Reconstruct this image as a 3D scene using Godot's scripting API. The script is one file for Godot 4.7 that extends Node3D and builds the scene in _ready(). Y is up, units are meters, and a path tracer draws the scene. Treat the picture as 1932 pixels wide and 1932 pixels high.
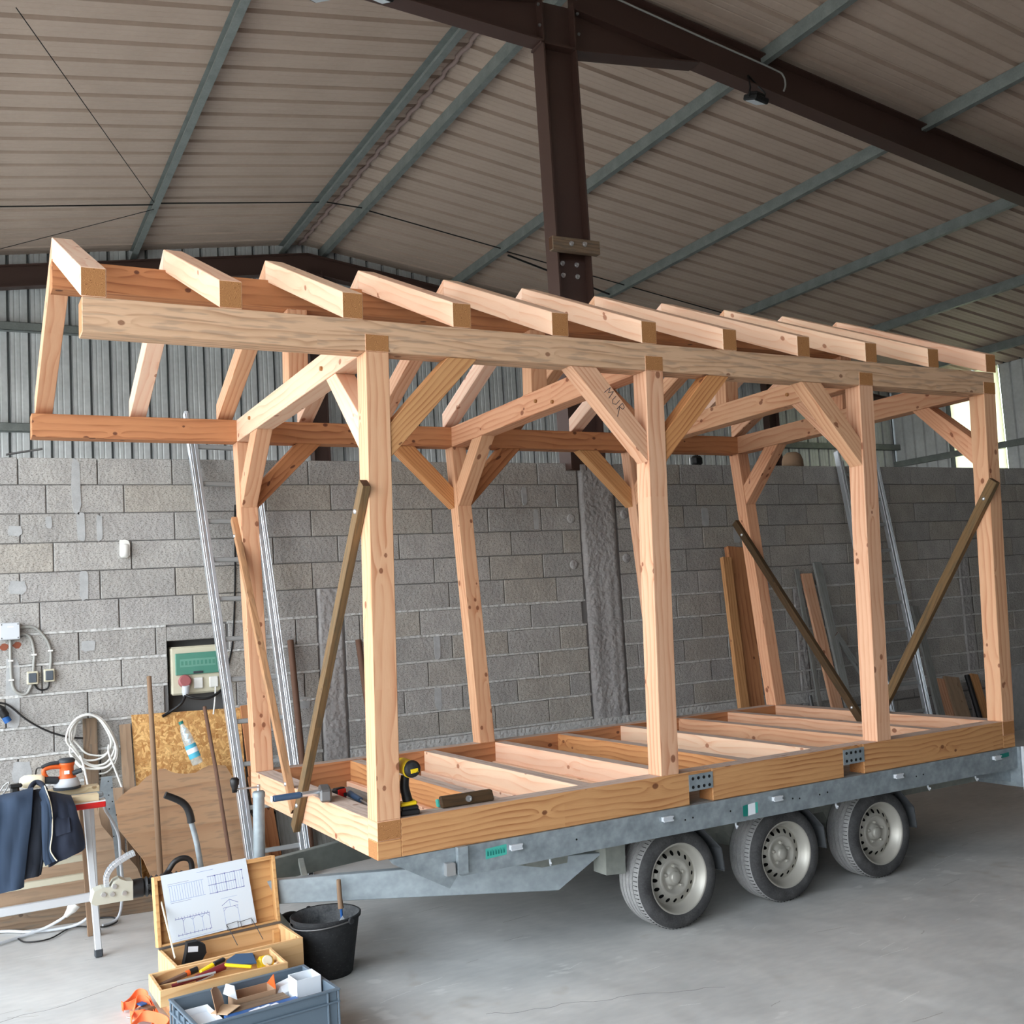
extends Node3D
# A timber frame on a three-axle trailer in a steel-framed workshop hall.

class MB:
	# collects triangles; front faces run clockwise
	var v := PackedVector3Array()
	var n := PackedVector3Array()
	var uv := PackedVector2Array()
	func tri(a: Vector3, b: Vector3, c: Vector3, na: Vector3, nb: Vector3, nc: Vector3, ua := Vector2.ZERO, ub := Vector2.ZERO, uc := Vector2.ZERO) -> void:
		var g := (b - a).cross(c - a)
		if g.dot(na + nb + nc) > 0.0:
			v.append_array(PackedVector3Array([a, c, b])); n.append_array(PackedVector3Array([na, nc, nb])); uv.append_array(PackedVector2Array([ua, uc, ub]))
		else:
			v.append_array(PackedVector3Array([a, b, c])); n.append_array(PackedVector3Array([na, nb, nc])); uv.append_array(PackedVector2Array([ua, ub, uc]))
	# flat quad turned away from the point ctr
	func quad(a: Vector3, b: Vector3, c: Vector3, d: Vector3, ctr: Vector3, ua := Vector2.ZERO, ub := Vector2.ZERO, uc := Vector2.ZERO, ud := Vector2.ZERO) -> void:
		var m := (c - a).cross(d - b)
		if m.length_squared() < 1e-16:
			return
		m = m.normalized()
		if m.dot((a + b + c + d) * 0.25 - ctr) < 0.0:
			m = -m
		tri(a, b, c, m, m, m, ua, ub, uc)
		tri(a, c, d, m, m, m, ua, uc, ud)
	# chamfered hexahedron: P[i + 2j + 4k]; i runs along the length. caps (axis i) go to `ends` when given
	func hexa(P: Array, bev := 0.003, ends = null, o := Vector2.ZERO, tops = null) -> void:
		var L := [(P[1] - P[0]).length() * 0.5 + (P[7] - P[6]).length() * 0.5, (P[2] - P[0]).length() * 0.5 + (P[7] - P[5]).length() * 0.5, (P[4] - P[0]).length() * 0.5 + (P[7] - P[3]).length() * 0.5]
		var f := [minf(0.3, bev / maxf(L[0], 1e-5)), minf(0.3, bev / maxf(L[1], 1e-5)), minf(0.3, bev / maxf(L[2], 1e-5))]
		var ctr := Vector3.ZERO
		for q in P:
			ctr += q * 0.125
		for ax in 3:
			var a1: int = (ax + 1) % 3
			var a2: int = (ax + 2) % 3
			for s in 2:
				var pts := []
				var uvs := []
				for st in [[0, 0], [1, 0], [1, 1], [0, 1]]:
					var c := [0.0, 0.0, 0.0]
					c[ax] = float(s)
					c[a1] = f[a1] if st[0] == 0 else 1.0 - f[a1]
					c[a2] = f[a2] if st[1] == 0 else 1.0 - f[a2]
					pts.append(_tl(P, c))
					if ax == 0:
						uvs.append(Vector2(c[1] * L[1], c[2] * L[2]) + o)
					elif ax == 1:
						uvs.append(Vector2(c[0] * L[0], c[2] * L[2] + s * 0.23) + o)
					else:
						uvs.append(Vector2(c[0] * L[0], c[1] * L[1] + 0.41 + s * 0.19) + o)
				var t: MB = ends if (ax == 0 and ends != null) else self
				if tops != null and ax != 0 and (pts[0].y + pts[2].y) * 0.5 > ctr.y + 0.4 * absf(P[7].y - P[0].y) and (pts[2] - pts[0]).cross(pts[3] - pts[1]).normalized().y ** 2 > 0.8: t = tops
				t.quad(pts[0], pts[1], pts[2], pts[3], ctr, uvs[0], uvs[1], uvs[2], uvs[3])
		if bev <= 0.0:
			return
		for ax in 3:   # edges that run along ax
			var a1: int = (ax + 1) % 3
			var a2: int = (ax + 2) % 3
			for s1 in 2:
				for s2 in 2:
					var q := []
					var uvq := []
					for st in [[0, 0], [1, 0], [1, 1], [0, 1]]:
						var c := [0.0, 0.0, 0.0]
						c[ax] = f[ax] if st[0] == 0 else 1.0 - f[ax]
						if st[1] == 0:
							c[a1] = float(s1); c[a2] = f[a2] if s2 == 0 else 1.0 - f[a2]
						else:
							c[a1] = f[a1] if s1 == 0 else 1.0 - f[a1]; c[a2] = float(s2)
						q.append(_tl(P, c)); uvq.append(Vector2(c[0] * L[0], c[1] * L[1] + c[2] * L[2]) + o)
					quad(q[0], q[1], q[2], q[3], ctr, uvq[0], uvq[1], uvq[2], uvq[3])
		for s0 in 2:
			for s1 in 2:
				for s2 in 2:
					var e := [f[0] if s0 == 0 else 1.0 - f[0], f[1] if s1 == 0 else 1.0 - f[1], f[2] if s2 == 0 else 1.0 - f[2]]
					var a := _tl(P, [float(s0), e[1], e[2]])
					var b := _tl(P, [e[0], float(s1), e[2]])
					var c := _tl(P, [e[0], e[1], float(s2)])
					var m := (b - a).cross(c - a).normalized()
					if m.dot((a + b + c) / 3.0 - ctr) < 0.0:
						m = -m
					tri(a, b, c, m, m, m, o, o, o)
	func _tl(P: Array, c: Array) -> Vector3:
		var a: Vector3 = P[0].lerp(P[1], c[0]).lerp(P[2].lerp(P[3], c[0]), c[1])
		var b: Vector3 = P[4].lerp(P[5], c[0]).lerp(P[6].lerp(P[7], c[0]), c[1])
		return a.lerp(b, c[2])
	# box with its middle at c
	func box(c: Vector3, s: Vector3, bev := 0.002, bas := Basis(), o := Vector2.ZERO) -> void:
		var P := []
		for k in 2:
			for j in 2:
				for i in 2:
					P.append(c + bas * (Vector3(i - 0.5, j - 0.5, k - 0.5) * s))
		hexa(P, bev, null, o)
	# box between two corners
	func bb(a: Vector3, b: Vector3, bev := 0.002, o := Vector2.ZERO) -> void:
		box((a + b) * 0.5, (b - a).abs(), bev, Basis(), o)
	# bar of section w (sideways) x h between two points; up hints the h direction
	func bar(a: Vector3, b: Vector3, w: float, h: float, up := Vector3.UP, bev := 0.002, ends = null, o := Vector2.ZERO) -> void:
		var d := (b - a).normalized()
		var s := d.cross(up).normalized()
		var u := s.cross(d).normalized()
		var P := []
		for k in 2:
			for j in 2:
				for i in 2:
					P.append((a if i == 0 else b) + u * (j - 0.5) * h + s * (k - 0.5) * w)
		hexa(P, bev, ends, o)
	func tube(pts: Array, r: float, sides := 8, caps := true, r2 := -1.0) -> void:
		var cnt := pts.size()
		var d0: Vector3 = (pts[1] - pts[0]).normalized()
		var up := Vector3.UP if absf(d0.y) < 0.9 else Vector3.RIGHT
		var s := d0.cross(up).normalized()
		var prev := []
		var len_ := 0.0
		for i in cnt:
			var d: Vector3
			if i == 0: d = d0
			elif i == cnt - 1: d = (pts[i] - pts[i - 1]).normalized()
			else: d = ((pts[i + 1] - pts[i]).normalized() + (pts[i] - pts[i - 1]).normalized()).normalized()
			s = (s - d * s.dot(d)).normalized()
			var t := d.cross(s)
			var rad := r if r2 < 0.0 else lerpf(r, r2, float(i) / (cnt - 1))
			if i > 0: len_ += (pts[i] - pts[i - 1]).length()
			var ring := []
			for k in sides + 1:
				var a := TAU * k / sides
				var nn := s * cos(a) + t * sin(a)
				ring.append([pts[i] + nn * rad, nn, Vector2(len_, float(k) / sides * TAU * rad)])
			if i > 0:
				for k in sides:
					var A = prev[k]; var B = prev[k + 1]; var C = ring[k + 1]; var D = ring[k]
					tri(A[0], B[0], C[0], A[1], B[1], C[1], A[2], B[2], C[2])
					tri(A[0], C[0], D[0], A[1], C[1], D[1], A[2], C[2], D[2])
			if caps and (i == 0 or i == cnt - 1):
				var nn2 := -d if i == 0 else d
				for k in sides:
					tri(pts[i], ring[k][0], ring[k + 1][0], nn2, nn2, nn2)
			prev = ring
	# profile of (radius, height) turned round the y axis of xf
	func lathe(prof: Array, xf: Transform3D, segs := 24, smooth := false) -> void:
		var cnt := prof.size()
		var sn := []
		for i in cnt - 1:
			var d: Vector2 = prof[i + 1] - prof[i]
			sn.append(Vector2(d.y, -d.x).normalized())
		for i in cnt - 1:
			var na: Vector2 = sn[i]
			var nb: Vector2 = sn[i]
			if smooth:
				if i > 0: na = (sn[i] + sn[i - 1]).normalized()
				if i < cnt - 2: nb = (sn[i] + sn[i + 1]).normalized()
			var p: Vector2 = prof[i]
			var q: Vector2 = prof[i + 1]
			for k in segs:
				var a0 := TAU * k / segs
				var a1 := TAU * (k + 1) / segs
				var c0 := Vector3(cos(a0), 0, sin(a0))
				var c1 := Vector3(cos(a1), 0, sin(a1))
				var A := xf * (c0 * p.x + Vector3.UP * p.y)
				var B := xf * (c1 * p.x + Vector3.UP * p.y)
				var C := xf * (c1 * q.x + Vector3.UP * q.y)
				var D := xf * (c0 * q.x + Vector3.UP * q.y)
				var nA := (xf.basis * (c0 * na.x + Vector3.UP * na.y)).normalized()
				var nB := (xf.basis * (c1 * na.x + Vector3.UP * na.y)).normalized()
				var nC := (xf.basis * (c1 * nb.x + Vector3.UP * nb.y)).normalized()
				var nD := (xf.basis * (c0 * nb.x + Vector3.UP * nb.y)).normalized()
				var u0 := float(k) / segs
				var u1 := float(k + 1) / segs
				if p.x > 1e-6: tri(A, B, C, nA, nB, nC, Vector2(u0, p.y), Vector2(u1, p.y), Vector2(u1, q.y))
				if q.x > 1e-6: tri(A, C, D, nA, nC, nD, Vector2(u0, p.y), Vector2(u1, q.y), Vector2(u0, q.y))
	# polygon in the xy plane of xf pushed along its z from z0 to z1
	func extrude(poly: PackedVector2Array, xf: Transform3D, z0: float, z1: float) -> void:
		var idx := Geometry2D.triangulate_polygon(poly)
		var nz := xf.basis.z.normalized()
		for i in range(0, idx.size(), 3):
			for e in 2:
				var z := z0 if e == 0 else z1
				var s := -1.0 if e == 0 else 1.0
				if z1 < z0: s = -s
				var q := []
				for m in 3:
					q.append(xf * Vector3(poly[idx[i + m]].x, poly[idx[i + m]].y, z))
				tri(q[0], q[1], q[2], nz * s, nz * s, nz * s, poly[idx[i]], poly[idx[i + 1]], poly[idx[i + 2]])
		var ccw := not Geometry2D.is_polygon_clockwise(poly)
		for i in poly.size():
			var a := poly[i]
			var b := poly[(i + 1) % poly.size()]
			var e2 := (b - a)
			var o2 := Vector2(e2.y, -e2.x).normalized()
			# Geometry2D calls a polygon clockwise in a y-down plane
			if not ccw: o2 = -o2
			var A := xf * Vector3(a.x, a.y, z0); var B := xf * Vector3(b.x, b.y, z0); var C := xf * Vector3(b.x, b.y, z1); var D := xf * Vector3(a.x, a.y, z1)
			var m2 := (xf.basis * Vector3(o2.x, o2.y, 0)).normalized()
			var l := e2.length()
			tri(A, B, C, m2, m2, m2, Vector2(0, 0), Vector2(l, 0), Vector2(l, z1 - z0))
			tri(A, C, D, m2, m2, m2, Vector2(0, 0), Vector2(l, z1 - z0), Vector2(0, z1 - z0))
	# grid of points g[row][col] with smooth normals; th > 0 gives it a back and edges
	func sheet(g: Array, th := 0.0, us := 1.0) -> void:
		var R := g.size()
		var C: int = g[0].size()
		var nn := []
		for r in R:
			var row := []
			for c in C:
				var dr: Vector3 = g[mini(r + 1, R - 1)][c] - g[maxi(r - 1, 0)][c]
				var dc: Vector3 = g[r][mini(c + 1, C - 1)] - g[r][maxi(c - 1, 0)]
				row.append(dc.cross(dr).normalized())
			nn.append(row)
		for side in (2 if th > 0.0 else 1):
			for r in R - 1:
				for c in C - 1:
					var q := []
					for rc in [[r, c], [r, c + 1], [r + 1, c + 1], [r + 1, c]]:
						var m: Vector3 = nn[rc[0]][rc[1]]
						var p: Vector3 = g[rc[0]][rc[1]]
						q.append([p if side == 0 else p - m * th, m if side == 0 else -m, Vector2(float(rc[1]) / (C - 1) * us, float(rc[0]) / (R - 1))])
					tri(q[0][0], q[1][0], q[2][0], q[0][1], q[1][1], q[2][1], q[0][2], q[1][2], q[2][2])
					tri(q[0][0], q[2][0], q[3][0], q[0][1], q[2][1], q[3][1], q[0][2], q[2][2], q[3][2])
		if th > 0.0:
			var rim := []
			for c in C: rim.append([0, c])
			for r in range(1, R): rim.append([r, C - 1])
			for c in range(C - 2, -1, -1): rim.append([R - 1, c])
			for r in range(R - 2, -1, -1): rim.append([r, 0])
			for i in rim.size() - 1:
				var a = rim[i]; var b = rim[i + 1]
				var pa: Vector3 = g[a[0]][a[1]]; var pb: Vector3 = g[b[0]][b[1]]
				var mid: Vector3 = g[clampi(a[0], 1, R - 2)][clampi(a[1], 1, C - 2)]
				quad(pa, pb, pb - nn[b[0]][b[1]] * th, pa - nn[a[0]][a[1]] * th, mid)

const O := Vector3(-0.0657, 0.8245, -0.04)
const EX := Vector3(0.99989, -0.0026, -0.01426)
const EY := Vector3(0.01031, 0.99937, 0.04271)
const EZ := Vector3(0.01476, 0.00561, 1.0)
const WZ := -3.475            # face of the block wall
var M := {}
var off := {}
var taken := {}
var rng := RandomNumberGenerator.new()

func L(x: float, y: float, z: float) -> Vector3:      # along the trailer, up, across
	return O + EX * x + EY * y + EZ * z
func zb(y: float) -> float:                            # outer face of the far row of posts
	return -(2.184 + 0.155 * minf(y, 2.1))
func numbered(s: String) -> String:
	taken[s] = taken.get(s, -1) + 1
	return s if taken[s] == 0 else "%s_%03d" % [s, taken[s]]
func thing(called: String, label: String, category: String, at := Vector3.ZERO, group := "") -> Node3D:
	var o := Node3D.new()
	o.name = numbered(called)
	add_child(o)
	o.position = at
	off[o] = at
	o.set_meta("label", label); o.set_meta("category", category)
	if group != "": o.set_meta("group", group)
	return o
func setting(called: String, label := "") -> Node3D:
	var o := Node3D.new()
	o.name = called
	add_child(o)
	off[o] = Vector3.ZERO
	o.set_meta("kind", "structure")
	if label != "":
		o.set_meta("label", label)
	return o
func mesh_of(b: MB, m: Material, ends = null, m2: Material = null, tops = null, m3: Material = null) -> ArrayMesh:
	var am := ArrayMesh.new()
	for pair in [[b, m], [ends, m2], [tops, m3]]:
		if pair[0] == null or pair[0].v.is_empty(): continue
		var a := []
		a.resize(Mesh.ARRAY_MAX)
		a[Mesh.ARRAY_VERTEX] = pair[0].v; a[Mesh.ARRAY_NORMAL] = pair[0].n; a[Mesh.ARRAY_TEX_UV] = pair[0].uv
		am.add_surface_from_arrays(Mesh.PRIMITIVE_TRIANGLES, a)
		am.surface_set_material(am.get_surface_count() - 1, pair[1])
	return am
func put(parent: Node3D, called: String, mesh: Mesh) -> MeshInstance3D:
	var o := MeshInstance3D.new()
	o.mesh = mesh
	o.name = called
	parent.add_child(o, true)
	o.position = -off.get(parent, Vector3.ZERO)
	return o
func part(parent: Node3D, called: String, b: MB, m: Material, ends = null, m2: Material = null) -> MeshInstance3D:
	return put(parent, called, mesh_of(b, m, ends, m2))
func ro() -> Vector2:
	return Vector2(rng.randf() * 2.0, rng.randf())
# timber from eight corners of the frame's own grid
func timber(parent: Node3D, called: String, A: Array, B: Array, m := "fir", m2 := "fir_end", bev := 0.003, m3 := "") -> MeshInstance3D:
	var b := MB.new()
	var e := MB.new()
	var tp = MB.new() if m3 != "" else null
	b.hexa([A[0], B[0], A[1], B[1], A[2], B[2], A[3], B[3]], bev, e, ro(), tp)
	if tp != null:
		return put(parent, called, mesh_of(b, M[m + "_set"][rng.randi() % 4] if M.has(m + "_set") else M[m], e, M[m2], tp, M[m3]))
	return part(parent, called, b, M[m + "_set"][rng.randi() % 4] if M.has(m + "_set") else M[m], e, M[m2])
# straight piece on the frame's grid; ax 0 = x, 1 = y, 2 = z is its length
func tbox(parent: Node3D, called: String, x0: float, x1: float, y0: float, y1: float, z0: float, z1: float, ax: int, m := "fir", m2 := "fir_end", m3 := "") -> MeshInstance3D:
	var A := []
	var B := []
	for k in 2:
		for j in 2:
			if ax == 0:
				A.append(L(x0, [y0, y1][j], [z0, z1][k])); B.append(L(x1, [y0, y1][j], [z0, z1][k]))
			elif ax == 1:
				A.append(L([x0, x1][j], y0, [z0, z1][k])); B.append(L([x0, x1][j], y1, [z0, z1][k]))
			else:
				A.append(L([x0, x1][j], [y0, y1][k], z0)); B.append(L([x0, x1][j], [y0, y1][k], z1))
	return timber(parent, called, A, B, m, m2, 0.003, m3)
func pv(a: Array) -> PackedVector2Array:
	var o := PackedVector2Array()
	for i in range(0, a.size(), 2): o.append(Vector2(a[i], a[i + 1]))
	return o
func frame_xf() -> Transform3D:
	return Transform3D(Basis(EX, EY, EZ), O)
func smooth_path(p: Array, sub := 6) -> Array:
	var out := []
	for i in p.size() - 1:
		var a: Vector3 = p[maxi(i - 1, 0)]; var b: Vector3 = p[i]; var c: Vector3 = p[i + 1]; var d: Vector3 = p[mini(i + 2, p.size() - 1)]
		for k in sub:
			out.append(b.cubic_interpolate(c, a, d, float(k) / sub))
	out.append(p[-1])
	return out

# ---------------------------------------------------------------- materials
func mat(c: Color, rough := 0.8, metal := 0.0, tex: Texture2D = null) -> StandardMaterial3D:
	var m := StandardMaterial3D.new()
	m.albedo_color = c
	m.roughness = rough
	m.metallic = metal
	if tex: m.albedo_texture = tex
	return m
func tri_mat(m: StandardMaterial3D, s: float) -> StandardMaterial3D:
	m.uv1_triplanar = true
	m.uv1_world_triplanar = true
	m.uv1_scale = Vector3.ONE * s
	return m
func noise(seed_: int, freq: float, oct := 4) -> FastNoiseLite:
	var f := FastNoiseLite.new()
	f.seed = seed_; f.frequency = freq; f.fractal_octaves = oct
	f.noise_type = FastNoiseLite.TYPE_SIMPLEX_SMOOTH
	return f
# planed softwood: growth rings cut lengthwise, knots with the rings bent round them. 2 m x 1 m
func wood_tex(seed_: int, base: Color, ring: Color, knot: Color, rings := 34.0, knots := 22, stain := 0.0) -> ImageTexture:
	var w := 1024
	var h := 512
	var img := Image.create(w, h, false, Image.FORMAT_RGB8)
	var r := RandomNumberGenerator.new()
	r.seed = seed_
	var n1 := noise(seed_, 1.0, 3)
	var n2 := noise(seed_ + 1, 1.0, 3)
	var n3 := noise(seed_ + 2, 1.0, 2)
	var K := []
	for i in knots: K.append([r.randf() * 2.0, r.randf(), r.randf_range(0.006, 0.016), r.randf_range(0.6, 1.5)])
	var bend := PackedFloat32Array(); bend.resize(w * h)
	var dark := PackedFloat32Array(); dark.resize(w * h)
	for k in K:
		var rad: float = k[2]
		var x0 := int((k[0] - 0.16) * 512); var x1 := int((k[0] + 0.16) * 512)
		var y0 := int((k[1] - 0.07) * 512); var y1 := int((k[1] + 0.07) * 512)
		for y in range(y0, y1):
			for x in range(x0, x1):
				var dx: float = x / 512.0 - k[0]; var dy: float = y / 512.0 - k[1]
				var i := posmod(y, h) * w + posmod(x, w)
				bend[i] += signf(dy) * 0.028 * exp(-dx * dx / (rad * rad * 22.0)) * exp(-absf(dy) / (rad * 2.2)) * k[3]
				var d := sqrt(dx * dx * 0.55 + dy * dy) / rad
				if d < 1.5: dark[i] = maxf(dark[i], 1.0 - smoothstep(0.75, 1.15, d) - 0.35 * float(fmod(d * 4.0, 1.0) < 0.5))
	for y in h:
		var vy := y / 512.0
		for x in w:
			var ux := x / 512.0
			var i := y * w + x
			# blend the two ends so that the picture repeats along u
			var t := ux / 2.0
			var wv := lerpf(n1.get_noise_2d(ux * 0.7, vy * 2.2), n1.get_noise_2d((ux - 2.0) * 0.7, vy * 2.2), t)
			var f := (vy + bend[i] + 0.055 * wv) * rings
			var ph := f - floorf(f)
			var late := pow(ph, 3.0) * (1.0 - smoothstep(0.92, 1.0, ph))
			var amp := 0.45 + 0.55 * n2.get_noise_2d(ux * 1.5, vy * 5.0)
			var fine := n3.get_noise_2d(ux * 9.0, vy * 330.0) * 0.10 + n2.get_noise_2d(ux * 1.1, vy * 9.0) * 0.09
			var c := base.lerp(ring, clampf(late * amp * 1.35 + fine + 0.06, 0.0, 1.0))
			if stain > 0.0:
				var sg := smoothstep(0.05, 0.5, n1.get_noise_2d(ux * 4.0 + 9.0, vy * 30.0)) * stain
				c = c.lerp(Color(0.36, 0.34, 0.31), sg)
			c = c.lerp(knot, clampf(dark[i], 0.0, 1.0) * 0.8)
			img.set_pixel(x, y, c)
	img.generate_mipmaps()
	return ImageTexture.create_from_image(img)
func wood(tex: Texture2D, tint := Color.WHITE, rough := 0.72) -> StandardMaterial3D:
	var m := mat(tint, rough, 0.0, tex)
	m.uv1_scale = Vector3(0.5, 1.0, 1.0)
	return m
func end_tex(base: Color, ring: Color) -> ImageTexture:
	var img := Image.create(256, 256, false, Image.FORMAT_RGB8)
	var n1 := noise(5, 0.02, 3)
	for y in 256:
		for x in 256:
			var d := Vector2(x - 150, y - 300).length() * 0.16 + n1.get_noise_2d(x, y) * 2.2
			var ph := d - floorf(d)
			var g := n1.get_noise_2d(x * 7.0, y * 7.0) * 0.12
			img.set_pixel(x, y, base.lerp(ring, clampf(pow(ph, 2.0) * 0.95 + g * 1.6, 0, 1)))
	img.generate_mipmaps()
	return ImageTexture.create_from_image(img)
# mottled mineral or metal: several noise sizes, dark pits
func mottle(seed_: int, a: Color, b: Color, size := 512, coarse := 0.006, fine := 0.12, pits := 0.0, pit := Color(0.2, 0.2, 0.2), streak := 1.0) -> ImageTexture:
	var img := Image.create(size, size, false, Image.FORMAT_RGB8)
	var n1 := noise(seed_, coarse, 4)
	var n2 := noise(seed_ + 3, fine, 3)
	var n3 := noise(seed_ + 7, 0.09, 2)
	var S := float(size)
	for y in size:
		for x in size:
			var tx := x / S
			var ty := y / S
			var q := lerpf(lerpf(n1.get_noise_2d(x, y * streak), n1.get_noise_2d(x - S, y * streak), tx), lerpf(n1.get_noise_2d(x, (y - S) * streak), n1.get_noise_2d(x - S, (y - S) * streak), tx), ty)
			var f := n2.get_noise_2d(x, y)
			var c := a.lerp(b, clampf(0.5 + q * 0.9 + f * 0.35, 0, 1))
			if pits > 0.0:
				var p := n3.get_noise_2d(x * 1.0, y * 2.2)
				c = c.lerp(pit, smoothstep(1.0 - pits, 1.15 - pits, p + 0.35 + f * 0.25) * 0.75)
			img.set_pixel(x, y, c)
	img.generate_mipmaps()
	return ImageTexture.create_from_image(img)
# trowelled concrete: dusty, with old brown stains, scuffs and scratches
func floor_tex() -> ImageTexture:
	var s := 1024
	var img := Image.create(s, s, false, Image.FORMAT_RGB8)
	var n1 := noise(201, 0.003, 4)
	var n2 := noise(203, 0.05, 3)
	var n3 := noise(205, 0.011, 3)
	var S := float(s)
	for y in s:
		for x in s:
			var tx := x / S
			var ty := y / S
			var q := lerpf(lerpf(n1.get_noise_2d(x, y * 1.6), n1.get_noise_2d(x - S, y * 1.6), tx), lerpf(n1.get_noise_2d(x, (y - S) * 1.6), n1.get_noise_2d(x - S, (y - S) * 1.6), tx), ty)
			var t := lerpf(lerpf(n3.get_noise_2d(x, y), n3.get_noise_2d(x - S, y), tx), lerpf(n3.get_noise_2d(x, y - S), n3.get_noise_2d(x - S, y - S), tx), ty)
			var f := n2.get_noise_2d(x * 0.5, y * 1.4)
			var c := Color(0.725, 0.73, 0.725).lerp(Color(0.82, 0.818, 0.805), clampf(0.5 + q * 1.1 + f * 0.3, 0, 1))
			c = c.lerp(Color(0.60, 0.565, 0.52), smoothstep(0.30, 0.75, t + f * 0.2) * 0.34)
			c = c.lerp(Color(0.88, 0.88, 0.87), smoothstep(0.42, 0.6, -t + f * 0.25) * 0.6)
			img.set_pixel(x, y, c)
	var r := RandomNumberGenerator.new()
	r.seed = 9
	for i in 60:
		var p := Vector2(r.randf() * s, r.randf() * s)
		var d := Vector2.from_angle(r.randf_range(-0.5, 0.5))
		var c := Color(0.90, 0.90, 0.89) if r.randf() < 0.6 else Color(0.58, 0.57, 0.55)
		for k in r.randi_range(10, 60):
			p += d + Vector2(0, r.randf_range(-0.3, 0.3))
			img.set_pixel(posmod(int(p.x), s), posmod(int(p.y), s), c)
	img.generate_mipmaps()
	return ImageTexture.create_from_image(img)
func bump_tex(seed_: int, freq: float, size := 256, strength := 4.0) -> ImageTexture:
	var f := noise(seed_, freq, 3)
	var img := f.get_seamless_image(size, size)
	img.convert(Image.FORMAT_RGBA8)
	img.bump_map_to_normal_map(strength)
	img.generate_mipmaps()
	return ImageTexture.create_from_image(img)
# oriented strand board: overlapping flat chips
func osb_tex() -> ImageTexture:
	var w := 512
	var img := Image.create(w, w, false, Image.FORMAT_RGB8)
	img.fill(Color(0.78, 0.58, 0.35))
	var r := RandomNumberGenerator.new()
	r.seed = 77
	for i in 1500:
		var c := Color(0.68, 0.47, 0.25).lerp(Color(0.93, 0.76, 0.50), r.randf())
		var cx := r.randf() * w; var cy := r.randf() * w; var a := r.randf() * PI
		var ln := r.randf_range(20, 60); var th := r.randf_range(6.0, 15.0)
		var ca := cos(a); var sa := sin(a)
		for u in range(-int(ln / 2), int(ln / 2)):
			for q in range(-int(th / 2) - 1, int(th / 2) + 1):
				img.set_pixel(posmod(int(cx + u * ca - q * sa), w), posmod(int(cy + u * sa + q * ca), w), c.darkened(0.12 if absf(q) >= th / 2 - 0.6 else 0.0))
	img.generate_mipmaps()
	return ImageTexture.create_from_image(img)

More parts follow.
